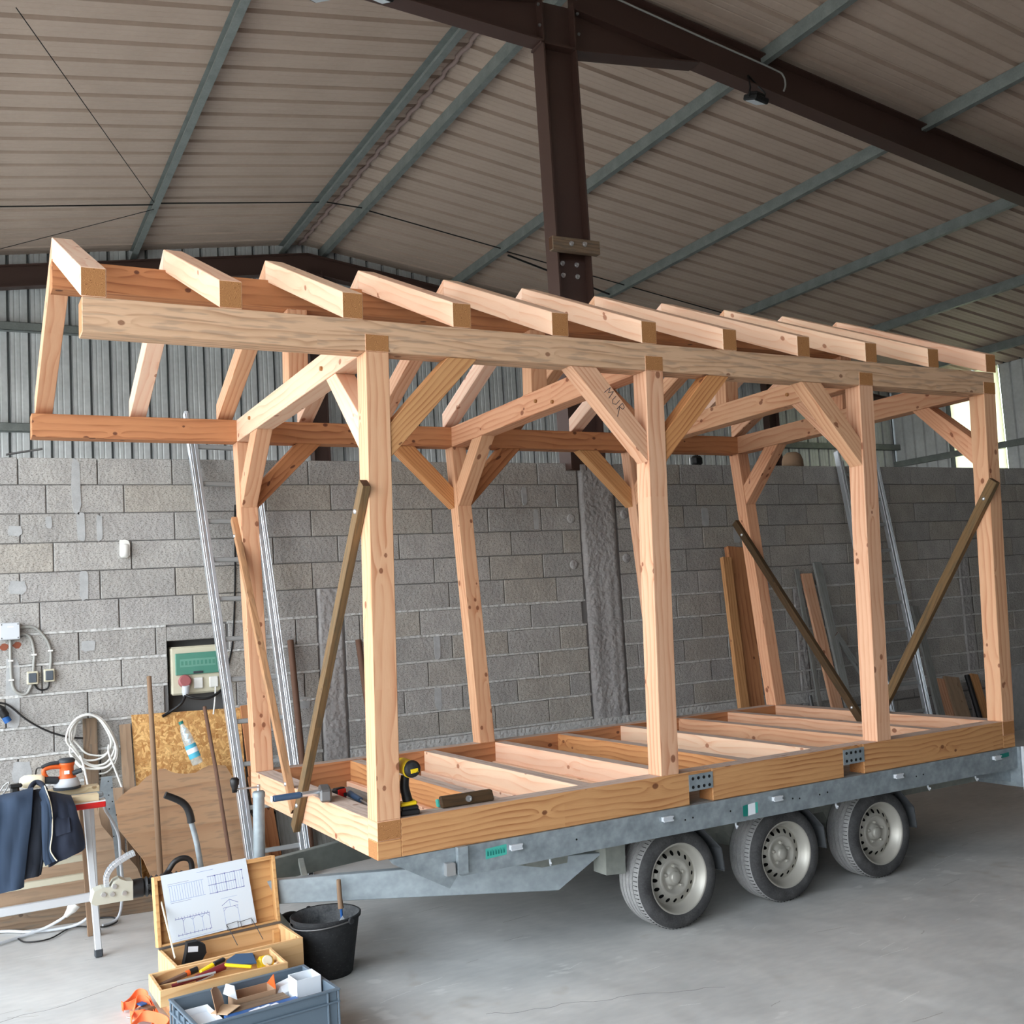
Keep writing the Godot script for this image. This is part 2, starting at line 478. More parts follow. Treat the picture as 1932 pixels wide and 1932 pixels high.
func make_materials() -> void:
	var pine := wood_tex(11, Color(0.87, 0.69, 0.56), Color(0.73, 0.47, 0.33), Color(0.42, 0.22, 0.13), 28.0, 28)
	M.fir = wood(pine)
	var pale := wood_tex(23, Color(0.94, 0.81, 0.71), Color(0.88, 0.66, 0.54), Color(0.58, 0.34, 0.24), 22.0, 18)
	M.fir_pale = wood(pale)
	var orange := wood_tex(37, Color(0.80, 0.60, 0.40), Color(0.57, 0.34, 0.18), Color(0.34, 0.17, 0.08), 34.0, 16)
	M.fir_orange = wood(orange)
	var red := wood_tex(41, Color(0.75, 0.52, 0.35), Color(0.52, 0.30, 0.18), Color(0.26, 0.12, 0.07), 22.0, 30)
	M.fir_red = wood(red)
	var worn := wood_tex(53, Color(0.83, 0.68, 0.55), Color(0.62, 0.46, 0.33), Color(0.42, 0.26, 0.17), 30.0, 14, 0.22)
	M.fir_worn = wood(worn)
	var old := wood_tex(67, Color(0.50, 0.42, 0.34), Color(0.34, 0.27, 0.21), Color(0.20, 0.15, 0.11), 36.0, 10, 0.5)
	M.old_wood = wood(old, Color.WHITE, 0.85)
	M.batten = wood(old, Color(0.92, 0.86, 0.70), 0.85)
	M.batten_dark = wood(old, Color(0.62, 0.55, 0.40), 0.85)
	M.batten_pale = wood(worn, Color(0.84, 0.78, 0.70), 0.85)
	M.grey_wood = wood(wood_tex(71, Color(0.55, 0.56, 0.55), Color(0.44, 0.44, 0.43), Color(0.33, 0.32, 0.31), 30.0, 6, 0.2), Color.WHITE, 0.9)
	M.box_wood = wood(wood_tex(73, Color(0.84, 0.66, 0.44), Color(0.66, 0.45, 0.25), Color(0.42, 0.25, 0.13), 24.0, 8), Color.WHITE, 0.6)
	M.box_wood_in = wood(wood_tex(79, Color(0.88, 0.73, 0.53), Color(0.74, 0.54, 0.34), Color(0.46, 0.28, 0.15), 18.0, 16), Color.WHITE, 0.6)
	M.dusty = wood(wood_tex(97, Color(0.78, 0.71, 0.66), Color(0.66, 0.56, 0.50), Color(0.50, 0.38, 0.31), 24.0, 10, 0.15), Color.WHITE, 0.9)
	var et := end_tex(Color(0.72, 0.51, 0.31), Color(0.46, 0.28, 0.14))
	M.fir_end = mat(Color.WHITE, 0.85, 0.0, et); M.fir_end.uv1_scale = Vector3(6, 6, 1)
	M.old_end = mat(Color(0.45, 0.42, 0.38), 0.9, 0.0, et); M.old_end.uv1_scale = Vector3(6, 6, 1)
	M.ply_worn = wood(wood_tex(83, Color(0.70, 0.56, 0.43), Color(0.60, 0.45, 0.33), Color(0.44, 0.30, 0.20), 7.0, 4, 0.22), Color.WHITE, 0.85)
	M.ply_dust = wood(wood_tex(89, Color(0.66, 0.56, 0.46), Color(0.55, 0.45, 0.36), Color(0.44, 0.33, 0.25), 12.0, 4, 0.15), Color.WHITE, 0.9)
	M.plank_pale = wood(wood_tex(91, Color(0.86, 0.79, 0.65), Color(0.74, 0.64, 0.48), Color(0.5, 0.38, 0.25), 26.0, 5, 0.1), Color.WHITE, 0.85)
	M.osb = mat(Color.WHITE, 0.8, 0.0, osb_tex()); M.osb.uv1_scale = Vector3(1.5, 1.5, 1)
	# concrete
	var floor_t := floor_tex()
	var yard_t := mottle(101, Color(0.74, 0.74, 0.73), Color(0.82, 0.815, 0.80), 1024, 0.004, 0.09, 0.05, Color(0.60, 0.58, 0.55))
	M.floor = tri_mat(mat(Color.WHITE, 0.55, 0.0, floor_t), 0.28)
	M.floor.normal_enabled = true; M.floor.normal_texture = bump_tex(4, 0.03); M.floor.normal_scale = 0.12
	M.yard = tri_mat(mat(Color(0.86, 0.85, 0.82), 0.9, 0.0, yard_t), 0.2)
	var block_n := bump_tex(9, 0.07, 256, 9.0)
	var bt := mottle(111, Color(0.63, 0.62, 0.605), Color(0.70, 0.69, 0.67), 512, 0.008, 0.16, 0.36, Color(0.40, 0.39, 0.38))
	M.blocks = []
	for c in [Color(1, 1, 1), Color(0.995, 0.985, 0.97), Color(0.975, 0.975, 0.98), Color(0.99, 0.975, 0.95), Color(0.955, 0.955, 0.955)]:
		var m := mat(c, 0.95, 0.0, bt)
		m.uv1_scale = Vector3(1.3, 1.3, 1)
		m.normal_enabled = true; m.normal_texture = block_n; m.normal_scale = 0.16
		M.blocks.append(m)
	M.mortar = tri_mat(mat(Color.WHITE, 0.95, 0.0, mottle(121, Color(0.70, 0.70, 0.69), Color(0.80, 0.80, 0.79), 256, 0.02, 0.2)), 1.2)
	M.mortar.normal_enabled = true; M.mortar.normal_texture = block_n; M.mortar.normal_scale = 0.3
	M.joint = mat(Color(0.46, 0.455, 0.45), 0.95)
	M.pilaster = tri_mat(mat(Color.WHITE, 0.95, 0.0, mottle(131, Color(0.58, 0.57, 0.565), Color(0.68, 0.67, 0.66), 256, 0.015, 0.2, 0.10, Color(0.46, 0.46, 0.46), 0.3)), 0.9)
	M.pilaster.normal_enabled = true; M.pilaster.normal_texture = block_n; M.pilaster.normal_scale = 0.3
	M.smear = tri_mat(mat(Color.WHITE, 0.95, 0.0, mottle(133, Color(0.62, 0.625, 0.625), Color(0.70, 0.705, 0.705), 256, 0.03, 0.2)), 1.5)
	# hall steel and sheeting
	M.brown_steel = mat(Color(0.27, 0.19, 0.165), 0.45)
	M.purlin = tri_mat(mat(Color(1.0, 1.0, 1.0), 0.55, 0.15, mottle(141, Color(0.42, 0.44, 0.43), Color(0.50, 0.52, 0.505), 256, 0.02, 0.15)), 0.8)
	M.roof_sheet = tri_mat(mat(Color(1, 1, 1), 0.6, 0.0, mottle(151, Color(0.68, 0.60, 0.54), Color(0.72, 0.64, 0.58), 256, 0.01, 0.1)), 0.5)
	M.clad = tri_mat(mat(Color(1, 1, 1), 0.5, 0.15, mottle(161, Color(0.74, 0.75, 0.75), Color(0.83, 0.84, 0.84), 256, 0.015, 0.1)), 0.4)
	M.clad_dark = mat(Color(0.40, 0.42, 0.42), 0.5, 0.2)
	M.cap = mat(Color(0.62, 0.53, 0.50), 0.7)
	M.wall_out = mat(Color(0.34, 0.33, 0.32), 0.9)
	# metals, plastics
	M.galv = tri_mat(mat(Color(1, 1, 1), 0.5, 0.35, mottle(171, Color(0.52, 0.56, 0.58), Color(0.64, 0.68, 0.70), 256, 0.02, 0.06)), 1.6)
	M.galv_dull = tri_mat(mat(Color(1, 1, 1), 0.7, 0.15, mottle(173, Color(0.50, 0.52, 0.50), Color(0.60, 0.61, 0.58), 256, 0.02, 0.06)), 1.2)
	M.alu = mat(Color(0.84, 0.86, 0.88), 0.35, 0.75)
	M.alu_dull = mat(Color(0.66, 0.67, 0.67), 0.5, 0.5)
	M.zinc = mat(Color(0.80, 0.80, 0.80), 0.3, 0.8)
	M.steel = mat(Color(0.48, 0.48, 0.48), 0.4, 0.7)
	M.rust = mat(Color(0.42, 0.31, 0.25), 0.85, 0.1)
	M.rim = mat(Color(0.70, 0.69, 0.655), 0.45, 0.35)
	M.rubber = tri_mat(mat(Color(1, 1, 1), 0.85, 0.0, mottle(181, Color(0.17, 0.17, 0.175), Color(0.33, 0.33, 0.33), 256, 0.015, 0.15)), 2.0)
	M.tread = tri_mat(mat(Color(1, 1, 1), 0.95, 0.0, mottle(183, Color(0.52, 0.52, 0.52), Color(0.68, 0.68, 0.67), 256, 0.02, 0.15)), 2.0)
	M.clay = mat(Color(0.52, 0.29, 0.21), 0.9)
	M.black = mat(Color(0.07, 0.07, 0.075), 0.5)
	M.black_matt = mat(Color(0.055, 0.055, 0.06), 0.85)
	M.hole = mat(Color(0.02, 0.02, 0.02), 1.0)
	M.dark_plastic = mat(Color(0.20, 0.22, 0.24), 0.6)
	M.fender = mat(Color(0.29, 0.30, 0.31), 0.6)
	M.grey_pipe = mat(Color(0.60, 0.60, 0.58), 0.5)
	M.white_plastic = mat(Color(0.90, 0.90, 0.88), 0.4)
	M.cream = mat(Color(0.80, 0.78, 0.69), 0.45)
	M.coupling = mat(Color(0.72, 0.715, 0.66), 0.45, 0.1)
	M.trestle = mat(Color(0.78, 0.79, 0.80), 0.4, 0.3)
	M.lightgrey = mat(Color(0.78, 0.80, 0.82), 0.5)
	M.switch_grey = mat(Color(0.30, 0.33, 0.36), 0.5)
	M.green_clear = mat(Color(0.33, 0.55, 0.48), 0.15)
	M.green = mat(Color(0.05, 0.46, 0.42), 0.5)
	M.green_row = mat(Color(0.42, 0.62, 0.55), 0.3)
	M.green_pale = mat(Color(0.28, 0.68, 0.62), 0.5)
	M.red = mat(Color(0.78, 0.09, 0.08), 0.4)
	M.pink = mat(Color(0.62, 0.36, 0.36), 0.5)
	M.orange = mat(Color(0.86, 0.38, 0.15), 0.45)
	M.strap = mat(Color(0.93, 0.47, 0.28), 0.75)
	M.yellow = mat(Color(0.90, 0.76, 0.08), 0.45)
	M.blue = mat(Color(0.10, 0.33, 0.58), 0.5)
	M.tool_blue = mat(Color(0.22, 0.33, 0.45), 0.55)
	M.maroon = mat(Color(0.43, 0.11, 0.14), 0.5)
	M.navy = mat(Color(0.085, 0.115, 0.18), 0.9)
	M.navy.rim_enabled = true; M.navy.rim = 0.4
	M.navy2 = mat(Color(0.17, 0.23, 0.31), 0.9)
	M.navy_in = mat(Color(0.10, 0.12, 0.16), 0.95)
	M.cream_cloth = mat(Color(0.86, 0.83, 0.74), 0.9)
	M.crate = mat(Color(0.36, 0.42, 0.47), 0.5)
	M.bucket = tri_mat(mat(Color(1, 1, 1), 0.8, 0.0, mottle(191, Color(0.085, 0.09, 0.10), Color(0.17, 0.175, 0.18), 256, 0.02, 0.08, 0.12, Color(0.36, 0.36, 0.36))), 2.2)
	M.bucket_in = tri_mat(mat(Color(1, 1, 1), 0.9, 0.0, mottle(193, Color(0.22, 0.23, 0.24), Color(0.44, 0.44, 0.44), 256, 0.02, 0.1)), 3.0)
	M.card = mat(Color(0.66, 0.53, 0.42), 0.9)
	M.card_pale = mat(Color(0.80, 0.68, 0.55), 0.9)
	M.paper = mat(Color(0.90, 0.92, 0.94), 0.8)
	M.coat = mat(Color(0.96, 0.92, 0.80), 0.9)
	M.cork = mat(Color(0.52, 0.42, 0.33), 0.9)
	var gm := mat(Color(0.80, 0.92, 0.95, 0.28), 0.08)
	gm.transparency = BaseMaterial3D.TRANSPARENCY_ALPHA
	M.clear = gm
	M.grp = mat(Color(0.93, 0.95, 0.83), 0.8)
	M.grp.backlight_enabled = true
	M.grp.backlight = Color(1.0, 1.0, 0.92)
	# tone varies a little from stick to stick
	for k in ["fir", "fir_pale", "fir_orange", "fir_red"]:
		var l := []
		for c in [Color(1, 1, 1), Color(1.0, 0.955, 0.92), Color(0.95, 0.93, 0.90), Color(0.985, 0.975, 0.94)]:
			var q: StandardMaterial3D = M[k].duplicate()
			q.albedo_color = c
			l.append(q)
		M[k + "_set"] = l

# ---------------------------------------------------------------- start
func _ready() -> void:
	rng.seed = 20240
	# camera
	var cam := Camera3D.new()
	cam.name = "camera"
	cam.position = Vector3(-1.64941, 1.7434, 4.41252)
	cam.rotation = Vector3(0.0886306, -0.4857712, -0.0610161)
	cam.fov = 52.49
	cam.near = 0.05
	cam.far = 400.0
	add_child(cam)
	cam.current = true
	# bright overcast day outside the open ends of the hall
	var env := Environment.new()
	var sky := Sky.new()
	var sm := ProceduralSkyMaterial.new()
	sm.sky_top_color = Color(0.87, 0.91, 0.95)
	sm.sky_horizon_color = Color(0.95, 0.955, 0.96)
	sm.ground_bottom_color = Color(0.50, 0.49, 0.47)
	sm.ground_horizon_color = Color(0.75, 0.75, 0.74)
	sm.sky_energy_multiplier = 1.0
	sky.sky_material = sm
	env.background_mode = Environment.BG_SKY
	env.sky = sky
	env.background_energy_multiplier = 3.0
	env.tonemap_mode = Environment.TONE_MAPPER_LINEAR
	env.tonemap_exposure = 3.4
	env.sdfgi_enabled = true; env.ssao_enabled = true; env.ssil_enabled = true
	var we := WorldEnvironment.new()
	we.name = "environment"
	we.environment = env
	add_child(we)
	make_materials()
	build_hall()
	build_block_wall()
	build_portal()
	build_frame()
	build_trailer()
	build_clutter()

# ---------------------------------------------------------------- the hall
const RX := 3.2
const ZG := -11.5
const ZF := 6.2
const XL := -5.2
const XR := 16.3
func roof_y(x: float) -> float:
	return 7.74 - 0.145 * absf(x - RX)

func build_hall() -> void:
	var fl := setting("floor")
	var b := MB.new()
	b.bb(Vector3(XL - 0.3, -0.3, ZG - 0.3), Vector3(XR + 0.3, 0.0, ZF + 0.3), 0.0)
	part(fl, "slab", b, M.floor)
	# hairline cracks
	for cr in [[-1.60, -1.02, -0.40, -1.38, 3], [-1.25, -0.2, -0.75, -0.55, 5], [0.3, 0.2, 1.3, 0.55, 8]]:
		b = MB.new()
		var nc := noise(int(cr[4]), 3.0, 3)
		var prev := Vector3(cr[0], 0.0003, cr[1])
		for i in range(1, 26):
			var f := i / 25.0
			var q := Vector3(lerpf(cr[0], cr[2], f), 0.0003, lerpf(cr[1], cr[3], f) + 0.05 * nc.get_noise_1d(f * 1.6 + cr[0]))
			b.bar(prev, q, 0.0022, 0.0006, Vector3.UP, 0.0)
			prev = q
		part(fl, "crack", b, M.joint)
	b = MB.new()
	b.bb(Vector3(-70, -0.5, -60), Vector3(70, -0.31, 80), 0.0)
	var yd := setting("ground_outside")
	part(yd, "yard", b, M.yard)
	# ceiling: profiled sheets on purlins
	var ce := setting("ceiling")
	for sd in [-1, 1]:
		var xe: float = XL if sd < 0 else XR
		var a3 := Vector3(RX, roof_y(RX), 0)
		var e3 := Vector3(xe, roof_y(xe), 0)
		b = MB.new()
		var P := []
		for k in 2:
			for j in 2:
				for i in 2:
					P.append((a3 if i == 0 else e3 + Vector3(0.4 * sd, -0.058, 0)) + Vector3(0, 0.08 + 0.1 * j, (ZG - 0.3) if k == 0 else (ZF + 0.3)))
		b.hexa(P, 0.0)
		part(ce, "roof_deck", b, M.clad_dark)
		var pitch := 0.36
		var ns := 3
		var zz := ZG - 0.02
		var sheets := int(ceil((ZF - zz) / (pitch * ns)))
		for s in sheets:
			b = MB.new()
			var pl := []
			for r in ns:
				for q in [[0.0, 0.0], [0.09, 0.0], [0.10, 0.004], [0.115, 0.0], [0.18, 0.0], [0.19, 0.004], [0.205, 0.0], [0.277, 0.0], [0.292, 0.04], [0.343, 0.04]]:
					pl.append(Vector2(zz + (s * ns + r) * pitch + q[0], q[1]))
			pl.append(Vector2(zz + (s + 1) * ns * pitch - 0.002, 0.0))
			for i in pl.size() - 1:
				b.quad(a3 + Vector3(0, pl[i].y, pl[i].x), e3 + Vector3(0, pl[i].y, pl[i].x), e3 + Vector3(0, pl[i + 1].y, pl[i + 1].x), a3 + Vector3(0, pl[i + 1].y, pl[i + 1].x), (a3 + e3) * 0.5 + Vector3(0, 8, pl[i].x))
			part(ce, "roof_sheet", b, M.roof_sheet)
	for x in [2.9, 0.64, -1.65, -4.0, 3.5, 5.78, 8.13, 10.5, 12.85, 15.2]:
		b = MB.new()
		var y := roof_y(x) - 0.004
		var s := 1.0 if x > RX else -1.0
		b.bb(Vector3(x - 0.004 * s, y - 0.15, ZG), Vector3(x, y, ZF), 0.0)
		b.bb(Vector3(x, y - 0.15, ZG), Vector3(x + 0.075 * s, y - 0.146, ZF), 0.0)
		b.bb(Vector3(x, y - 0.014, ZG), Vector3(x + 0.075 * s, y - 0.010, ZF), 0.0)
		b.bb(Vector3(x + 0.071 * s, y - 0.146, ZG), Vector3(x + 0.075 * s, y - 0.125, ZF), 0.0)
		part(ce, "purlin", b, M.purlin)
	# foam closure along the ridge, waisted at every rib
	b = MB.new()
	var rp := []
	var zr := ZG + 0.1
	while zr < 4.0:
		for q in [[0.0, 0.0], [0.12, 0.0], [0.19, 0.028], [0.30, 0.028]]:
			rp.append(Vector3(RX - 0.06 + q[1] * 1.2, roof_y(RX) - 0.035 + q[1] * 0.5, zr + q[0]))
		zr += 0.36
	b.tube(rp, 0.028, 6)
	part(ce, "ridge_closure", b, M.cap)
	# sag rods and bracing wire between the purlins
	for q in [[-5.0, 0.64, -9.35], [0.64, 2.9, -9.35], [2.9, 3.5, -9.37], [3.5, 5.78, -9.45], [5.78, 8.13, -9.55], [8.13, 10.5, -9.6]]:
		b = MB.new()
		b.tube([Vector3(q[0], roof_y(q[0]) - 0.09, q[2]), Vector3(q[1], roof_y(q[1]) - 0.09, q[2] - 0.05)], 0.009, 6)
		part(ce, "sag_rod", b, M.black_matt)
	for q in [[-1.23, -4.65, 0.60, -9.3], [0.58, -9.35, -1.9, -11.4], [5.9, -9.5, 8.1, -10.02]]:
		b = MB.new()
		b.tube([Vector3(q[0], roof_y(q[0]) - 0.17, q[1]), Vector3(q[2], roof_y(q[2]) - 0.13, q[3])], 0.005 if q[0] < 5.0 else 0.016, 5)
		part(ce, "bracing_wire", b, M.black_matt)
	# gable wall of profiled sheets
	var wg := setting("wall_rear")
	b = MB.new()
	b.extrude(pv([XL, 0, XR, 0, XR, roof_y(XR) + 0.1, RX, roof_y(RX) + 0.1, XL, roof_y(XL) + 0.1]), Transform3D(), ZG - 0.14, ZG - 0.05)
	part(wg, "outer_skin", b, M.clad_dark)
	var pit := 0.27
	var x0 := -3.77
	for s in 19:
		b = MB.new()
		for r in 4:
			var bx := x0 + (s * 4 + r) * pit
			if bx > XR - 0.1: break
			var pr := [[0.0, 0.0], [0.045, 0.0], [0.052, -0.006], [0.066, -0.006], [0.073, 0.0], [0.118, 0.0], [0.125, -0.006], [0.139, -0.006], [0.146, 0.0], [0.222, 0.0], [0.232, -0.06], [0.255, -0.06], [0.266, 0.0]]
			for i in pr.size() - 1:
				var xa: float = bx + pr[i][0]; var xb: float = bx + pr[i + 1][0]
				b.quad(Vector3(xa, 0.0, ZG + pr[i][1]), Vector3(xb, 0.0, ZG + pr[i + 1][1]), Vector3(xb, roof_y(xb), ZG + pr[i + 1][1]), Vector3(xa, roof_y(xa), ZG + pr[i][1]), Vector3(xa, 3, ZG - 9))
		if not b.v.is_empty(): part(wg, "cladding_sheet", b, M.clad)
	for y in [4.62, 6.06]:
		b = MB.new()
		b.bb(Vector3(XL, y - 0.06, ZG), Vector3(XR, y - 0.055, ZG + 0.11), 0.0)
		b.bb(Vector3(XL, y - 0.06, ZG + 0.105), Vector3(XR, y + 0.06, ZG + 0.11), 0.0)
		b.bb(Vector3(XL, y + 0.055, ZG), Vector3(XR, y + 0.06, ZG + 0.11), 0.0)
		part(wg, "girt", b, M.purlin)
	for sd in [-1, 1]:
		var xe2: float = XL if sd < 0 else XR
		b = MB.new()
		for q in [[-0.24, -0.56, 0.10, 0.11], [-0.24, -0.255, 0.02, 0.19], [-0.545, -0.56, 0.02, 0.19]]:
			var P2 := []
			for k in 2:
				for j in 2:
					for i in 2:
						var xx: float = RX if i == 0 else xe2
						P2.append(Vector3(xx, roof_y(xx) + q[j], ZG + 0.12 + q[2 + k]))
			b.hexa(P2, 0.0)
		part(wg, "gable_rafter", b, M.brown_steel)
	for x in [3.3, 12.6]:
		b = MB.new()
		b.bb(Vector3(x - 0.13, 0.0, ZG + 0.14), Vector3(x - 0.12, roof_y(x) - 0.5, ZG + 0.32), 0.0)
		b.bb(Vector3(x + 0.12, 0.0, ZG + 0.14), Vector3(x + 0.13, roof_y(x) - 0.5, ZG + 0.32), 0.0)
		b.bb(Vector3(x - 0.12, 0.0, ZG + 0.22), Vector3(x + 0.12, roof_y(x) - 0.5, ZG + 0.235), 0.0)
		part(wg, "gable_post", b, M.brown_steel)
	# right side wall with one translucent sheet
	var wr := setting("wall_right")
	var ye := roof_y(XR)
	b = MB.new()
	b.bb(Vector3(XR + 0.05, 0, ZG - 0.1), Vector3(XR + 0.13, ye + 0.1, -10.02), 0.0)
	b.bb(Vector3(XR + 0.05, 0, -8.86), Vector3(XR + 0.13, ye + 0.1, ZF), 0.0)
	b.bb(Vector3(XR + 0.05, 0, -10.02), Vector3(XR + 0.13, 2.6, -8.86), 0.0)
	part(wr, "outer_skin", b, M.clad_dark)
	var zs := ZG
	while zs < -3.0:
		b = MB.new()
		for r in 4:
			var z := zs + r * pit
			if z > -10.03 - pit and z < -8.87: continue
			for q in [[0.0, 0.0, 0.205, 0.0], [0.205, 0.0, 0.218, 0.04], [0.218, 0.04, 0.252, 0.04], [0.252, 0.04, 0.268, 0.0]]:
				b.quad(Vector3(XR + q[1], 0, z + q[0]), Vector3(XR + q[3], 0, z + q[2]), Vector3(XR + q[3], ye, z + q[2]), Vector3(XR + q[1], ye, z + q[0]), Vector3(XR + 9, 3, z))
		if not b.v.is_empty(): part(wr, "cladding_sheet", b, M.clad)
		zs += 4 * pit
	b = MB.new()
	b.bb(Vector3(XR, 2.6, -10.02), Vector3(XR + 0.03, ye, -8.86), 0.0)
	var wn := setting("window_1")
	part(wn, "translucent_sheet", b, M.grp)
	for y in [4.25, 1.8]:
		b = MB.new()
		b.bb(Vector3(XR - 0.12, y - 0.06, ZG), Vector3(XR - 0.01, y + 0.06, ZF), 0.0)
		part(wr, "girt", b, M.purlin)
	# left wall and front wall stand outside the picture; their big doorways let the day in
	var wl := setting("wall_left")
	b = MB.new()
	var yl := roof_y(XL) + 0.1
	b.bb(Vector3(XL - 0.25, 5.3, ZG - 0.1), Vector3(XL, yl, ZF + 0.2), 0.0)
	for z in [[ZG - 0.1, -10.8], [-3.8, -3.3], [5.7, ZF + 0.2]]:
		b.bb(Vector3(XL - 0.25, 0, z[0]), Vector3(XL, 5.3, z[1]), 0.0)
	part(wl, "wall_panel", b, M.wall_out)
	var wf := setting("wall_front")
	b = MB.new()
	b.bb(Vector3(XL, 5.3, ZF), Vector3(-3.4, roof_y(XL) + 0.1, ZF + 0.25), 0.0)
	b.bb(Vector3(-3.4, 0, ZF), Vector3(XR + 0.1, roof_y(XR) + 0.1, ZF + 0.25), 0.0)
	b.extrude(pv([XL, roof_y(XL), XR, roof_y(XR), RX, roof_y(RX) + 0.1]), Transform3D(), ZF, ZF + 0.25)
	part(wf, "wall_panel", b, M.wall_out)

# ---------------------------------------------------------------- block wall
func build_block_wall() -> void:
	var w := setting("wall_back")
	var nx0 := -0.375; var nx1 := 0.05; var ny0 := 1.08; var ny1 := 1.63     # niche of the distribution board
	var b := MB.new()
	var zf := WZ - 0.012
	for q in [[XL, 0.0, nx0, 2.955], [nx1, 0.0, XR, 2.955], [nx0, 0.0, nx1, ny0], [nx0, ny1, nx1, 2.955]]:
		b.bb(Vector3(q[0], q[1], WZ - 0.2), Vector3(q[2], q[3], zf), 0.0)
	b.bb(Vector3(nx0, ny0, WZ - 0.21), Vector3(nx1, ny1, WZ - 0.19), 0.0)
	part(w, "mortar_core", b, M.joint)
	var ys := [2.968, 2.775, 2.572, 2.367, 2.162, 1.957, 1.742, 1.530, 1.325, 1.112, 0.918, 0.715, 0.51, 0.305, 0.10]
	var of := [-0.30, -0.64, -0.293, -0.60, -0.30, -0.694, -0.45, -0.688, -0.40, -0.62, -0.33, -0.55, -0.3, -0.6]
	var pil := [[3.19, 3.59], [0.75, 0.97], [5.61, 5.75], [8.03, 8.22]]
	var rest := MB.new()
	for r in ys.size() - 1:
		var y1: float = ys[r]; var y0: float = ys[r + 1]
		var low := r >= 6                                   # lower courses have wide struck joints
		var gap := 0.018 if low else 0.006
		for k in range(-9, 33):
			var xa: float = of[r] + k * 0.515 + 0.004
			var xb := xa + 0.515 - 0.008
			if xb < XL or xa > XR: continue
			var far := xb < -1.60 or xa > 9.3 or (y1 < 0.6 and xa > 0.3)
			var spans := [[xa, xb]]
			for pi in 4:
				var p = pil[pi]
				if pi == 1 and y0 > 1.93: continue
				if pi == 2 and y0 > 1.73: continue
				if pi == 3 and y0 > 1.95: continue
				var ns := []
				for s in spans:
					if s[1] <= p[0] or s[0] >= p[1]: ns.append(s); continue
					if p[0] - s[0] > 0.04: ns.append([s[0], p[0] - 0.004])
					if s[1] - p[1] > 0.04: ns.append([p[1] + 0.004, s[1]])
				spans = ns
			for s in spans:
				var parts := [[s[0], y0 + gap * 0.5, s[1], y1 - gap * 0.5]]
				if s[1] > nx0 and s[0] < nx1 and y1 > ny0 and y0 < ny1:
					parts = []
					var yy0 := y0 + gap * 0.5; var yy1 := y1 - gap * 0.5
					if s[0] < nx0 - 0.03: parts.append([s[0], yy0, nx0, yy1])
					if s[1] > nx1 + 0.03: parts.append([nx1, yy0, s[1], yy1])
					if yy1 > ny1 + 0.02: parts.append([maxf(s[0], nx0), ny1, minf(s[1], nx1), yy1])
					if yy0 < ny0 - 0.02: parts.append([maxf(s[0], nx0), yy0, minf(s[1], nx1), ny0])
				for q in parts:
					if far:
						rest.bb(Vector3(q[0], q[1], WZ - 0.03), Vector3(q[2], q[3], WZ), 0.0, ro())
						continue
					b = MB.new()
					b.bb(Vector3(q[0], q[1], WZ - 0.03), Vector3(q[2], q[3], WZ + rng.randf_range(-0.003, 0.003)), 0.004, ro())
					part(w, "block", b, M.blocks[rng.randi() % 5])
		if low and y1 > 0.6:
			# mortar squeezed out along the bed joint, rough
			var nz := noise(300 + r, 1.7, 3)
			b = MB.new()
			for sp in [[-5.1, -0.38], [0.06, 0.75], [0.97, 3.19], [3.59, 16.2]]:
				if y1 < ny0: pass
				var xx: float = sp[0]
				while xx < sp[1] - 0.01:
					var xn := minf(xx + 0.09, sp[1])
					var h0 := 0.0135 + 0.006 * nz.get_noise_1d(xx * 6.0); var h1 := 0.0135 + 0.006 * nz.get_noise_1d(xn * 6.0)
					var c0 := y1 + 0.003 * nz.get_noise_1d(xx * 3.0 + 50.0); var c1 := y1 + 0.003 * nz.get_noise_1d(xn * 3.0 + 50.0)
					var P := [Vector3(xx, c0 - h0, WZ - 0.02), Vector3(xn, c1 - h1, WZ - 0.02), Vector3(xx, c0 + h0, WZ - 0.02), Vector3(xn, c1 + h1, WZ - 0.02), Vector3(xx, c0 - h0 * 0.6, WZ + 0.006), Vector3(xn, c1 - h1 * 0.6, WZ + 0.006), Vector3(xx, c0 + h0 * 0.6, WZ + 0.006), Vector3(xn, c1 + h1 * 0.6, WZ + 0.006)]
					b.hexa(P, 0.0)
					xx = xn
			part(w, "bed_joint", b, M.mortar)
	part(w, "further_blocks", rest, M.blocks[2]).set_meta("kind", "stuff")
	# cast pilasters
	var nzp := noise(77, 1.0, 3)
	for q in [[3.19, 3.59, 0.70, 2.955, 0.012], [0.75, 0.97, 0.0, 1.955, 0.004], [5.61, 5.75, 0.0, 1.742, 0.004], [8.03, 8.22, 0.0, 1.957, 0.004]]:
		b = MB.new()
		var g := []
		var rows := int((q[3] - q[2]) / 0.06)
		for r in rows + 1:
			var row := []
			for c in 13:
				var y := lerpf(q[2], q[3], float(r) / rows)
				var x := lerpf(q[0], q[1], c / 12.0)
				if c == 0 or c == 12: x += 0.012 * nzp.get_noise_2d(y * 7.0, c * 9.0)
				var d: float = q[4] + 0.007 * nzp.get_noise_2d(x * 22.0, y * 9.0)
				if y < 1.95 and q[0] > 3.0 and q[0] < 4.0: d += -0.012 + (0.012 if absf(c - 3.0) < 0.6 or absf(c - 8.0) < 0.6 or c == 11 else 0.0)
				if c == 0 or c == 12: d = -0.03
				row.append(Vector3(x, y, WZ + d))
			g.append(row)
		b.sheet(g)
		part(w, "pilaster", b, M.pilaster)
	# concrete plinth strip
	b = MB.new()
	b.bb(Vector3(0.97, 0.60, WZ - 0.02), Vector3(9.6, 0.70, WZ + 0.006), 0.004)
	part(w, "plinth", b, M.mortar)
	b = MB.new()
	b.bb(Vector3(8.45, 0.0, WZ - 0.02), Vector3(12.0, 0.72, WZ + 0.012), 0.004)
	part(w, "rendered_base", b, M.smear)
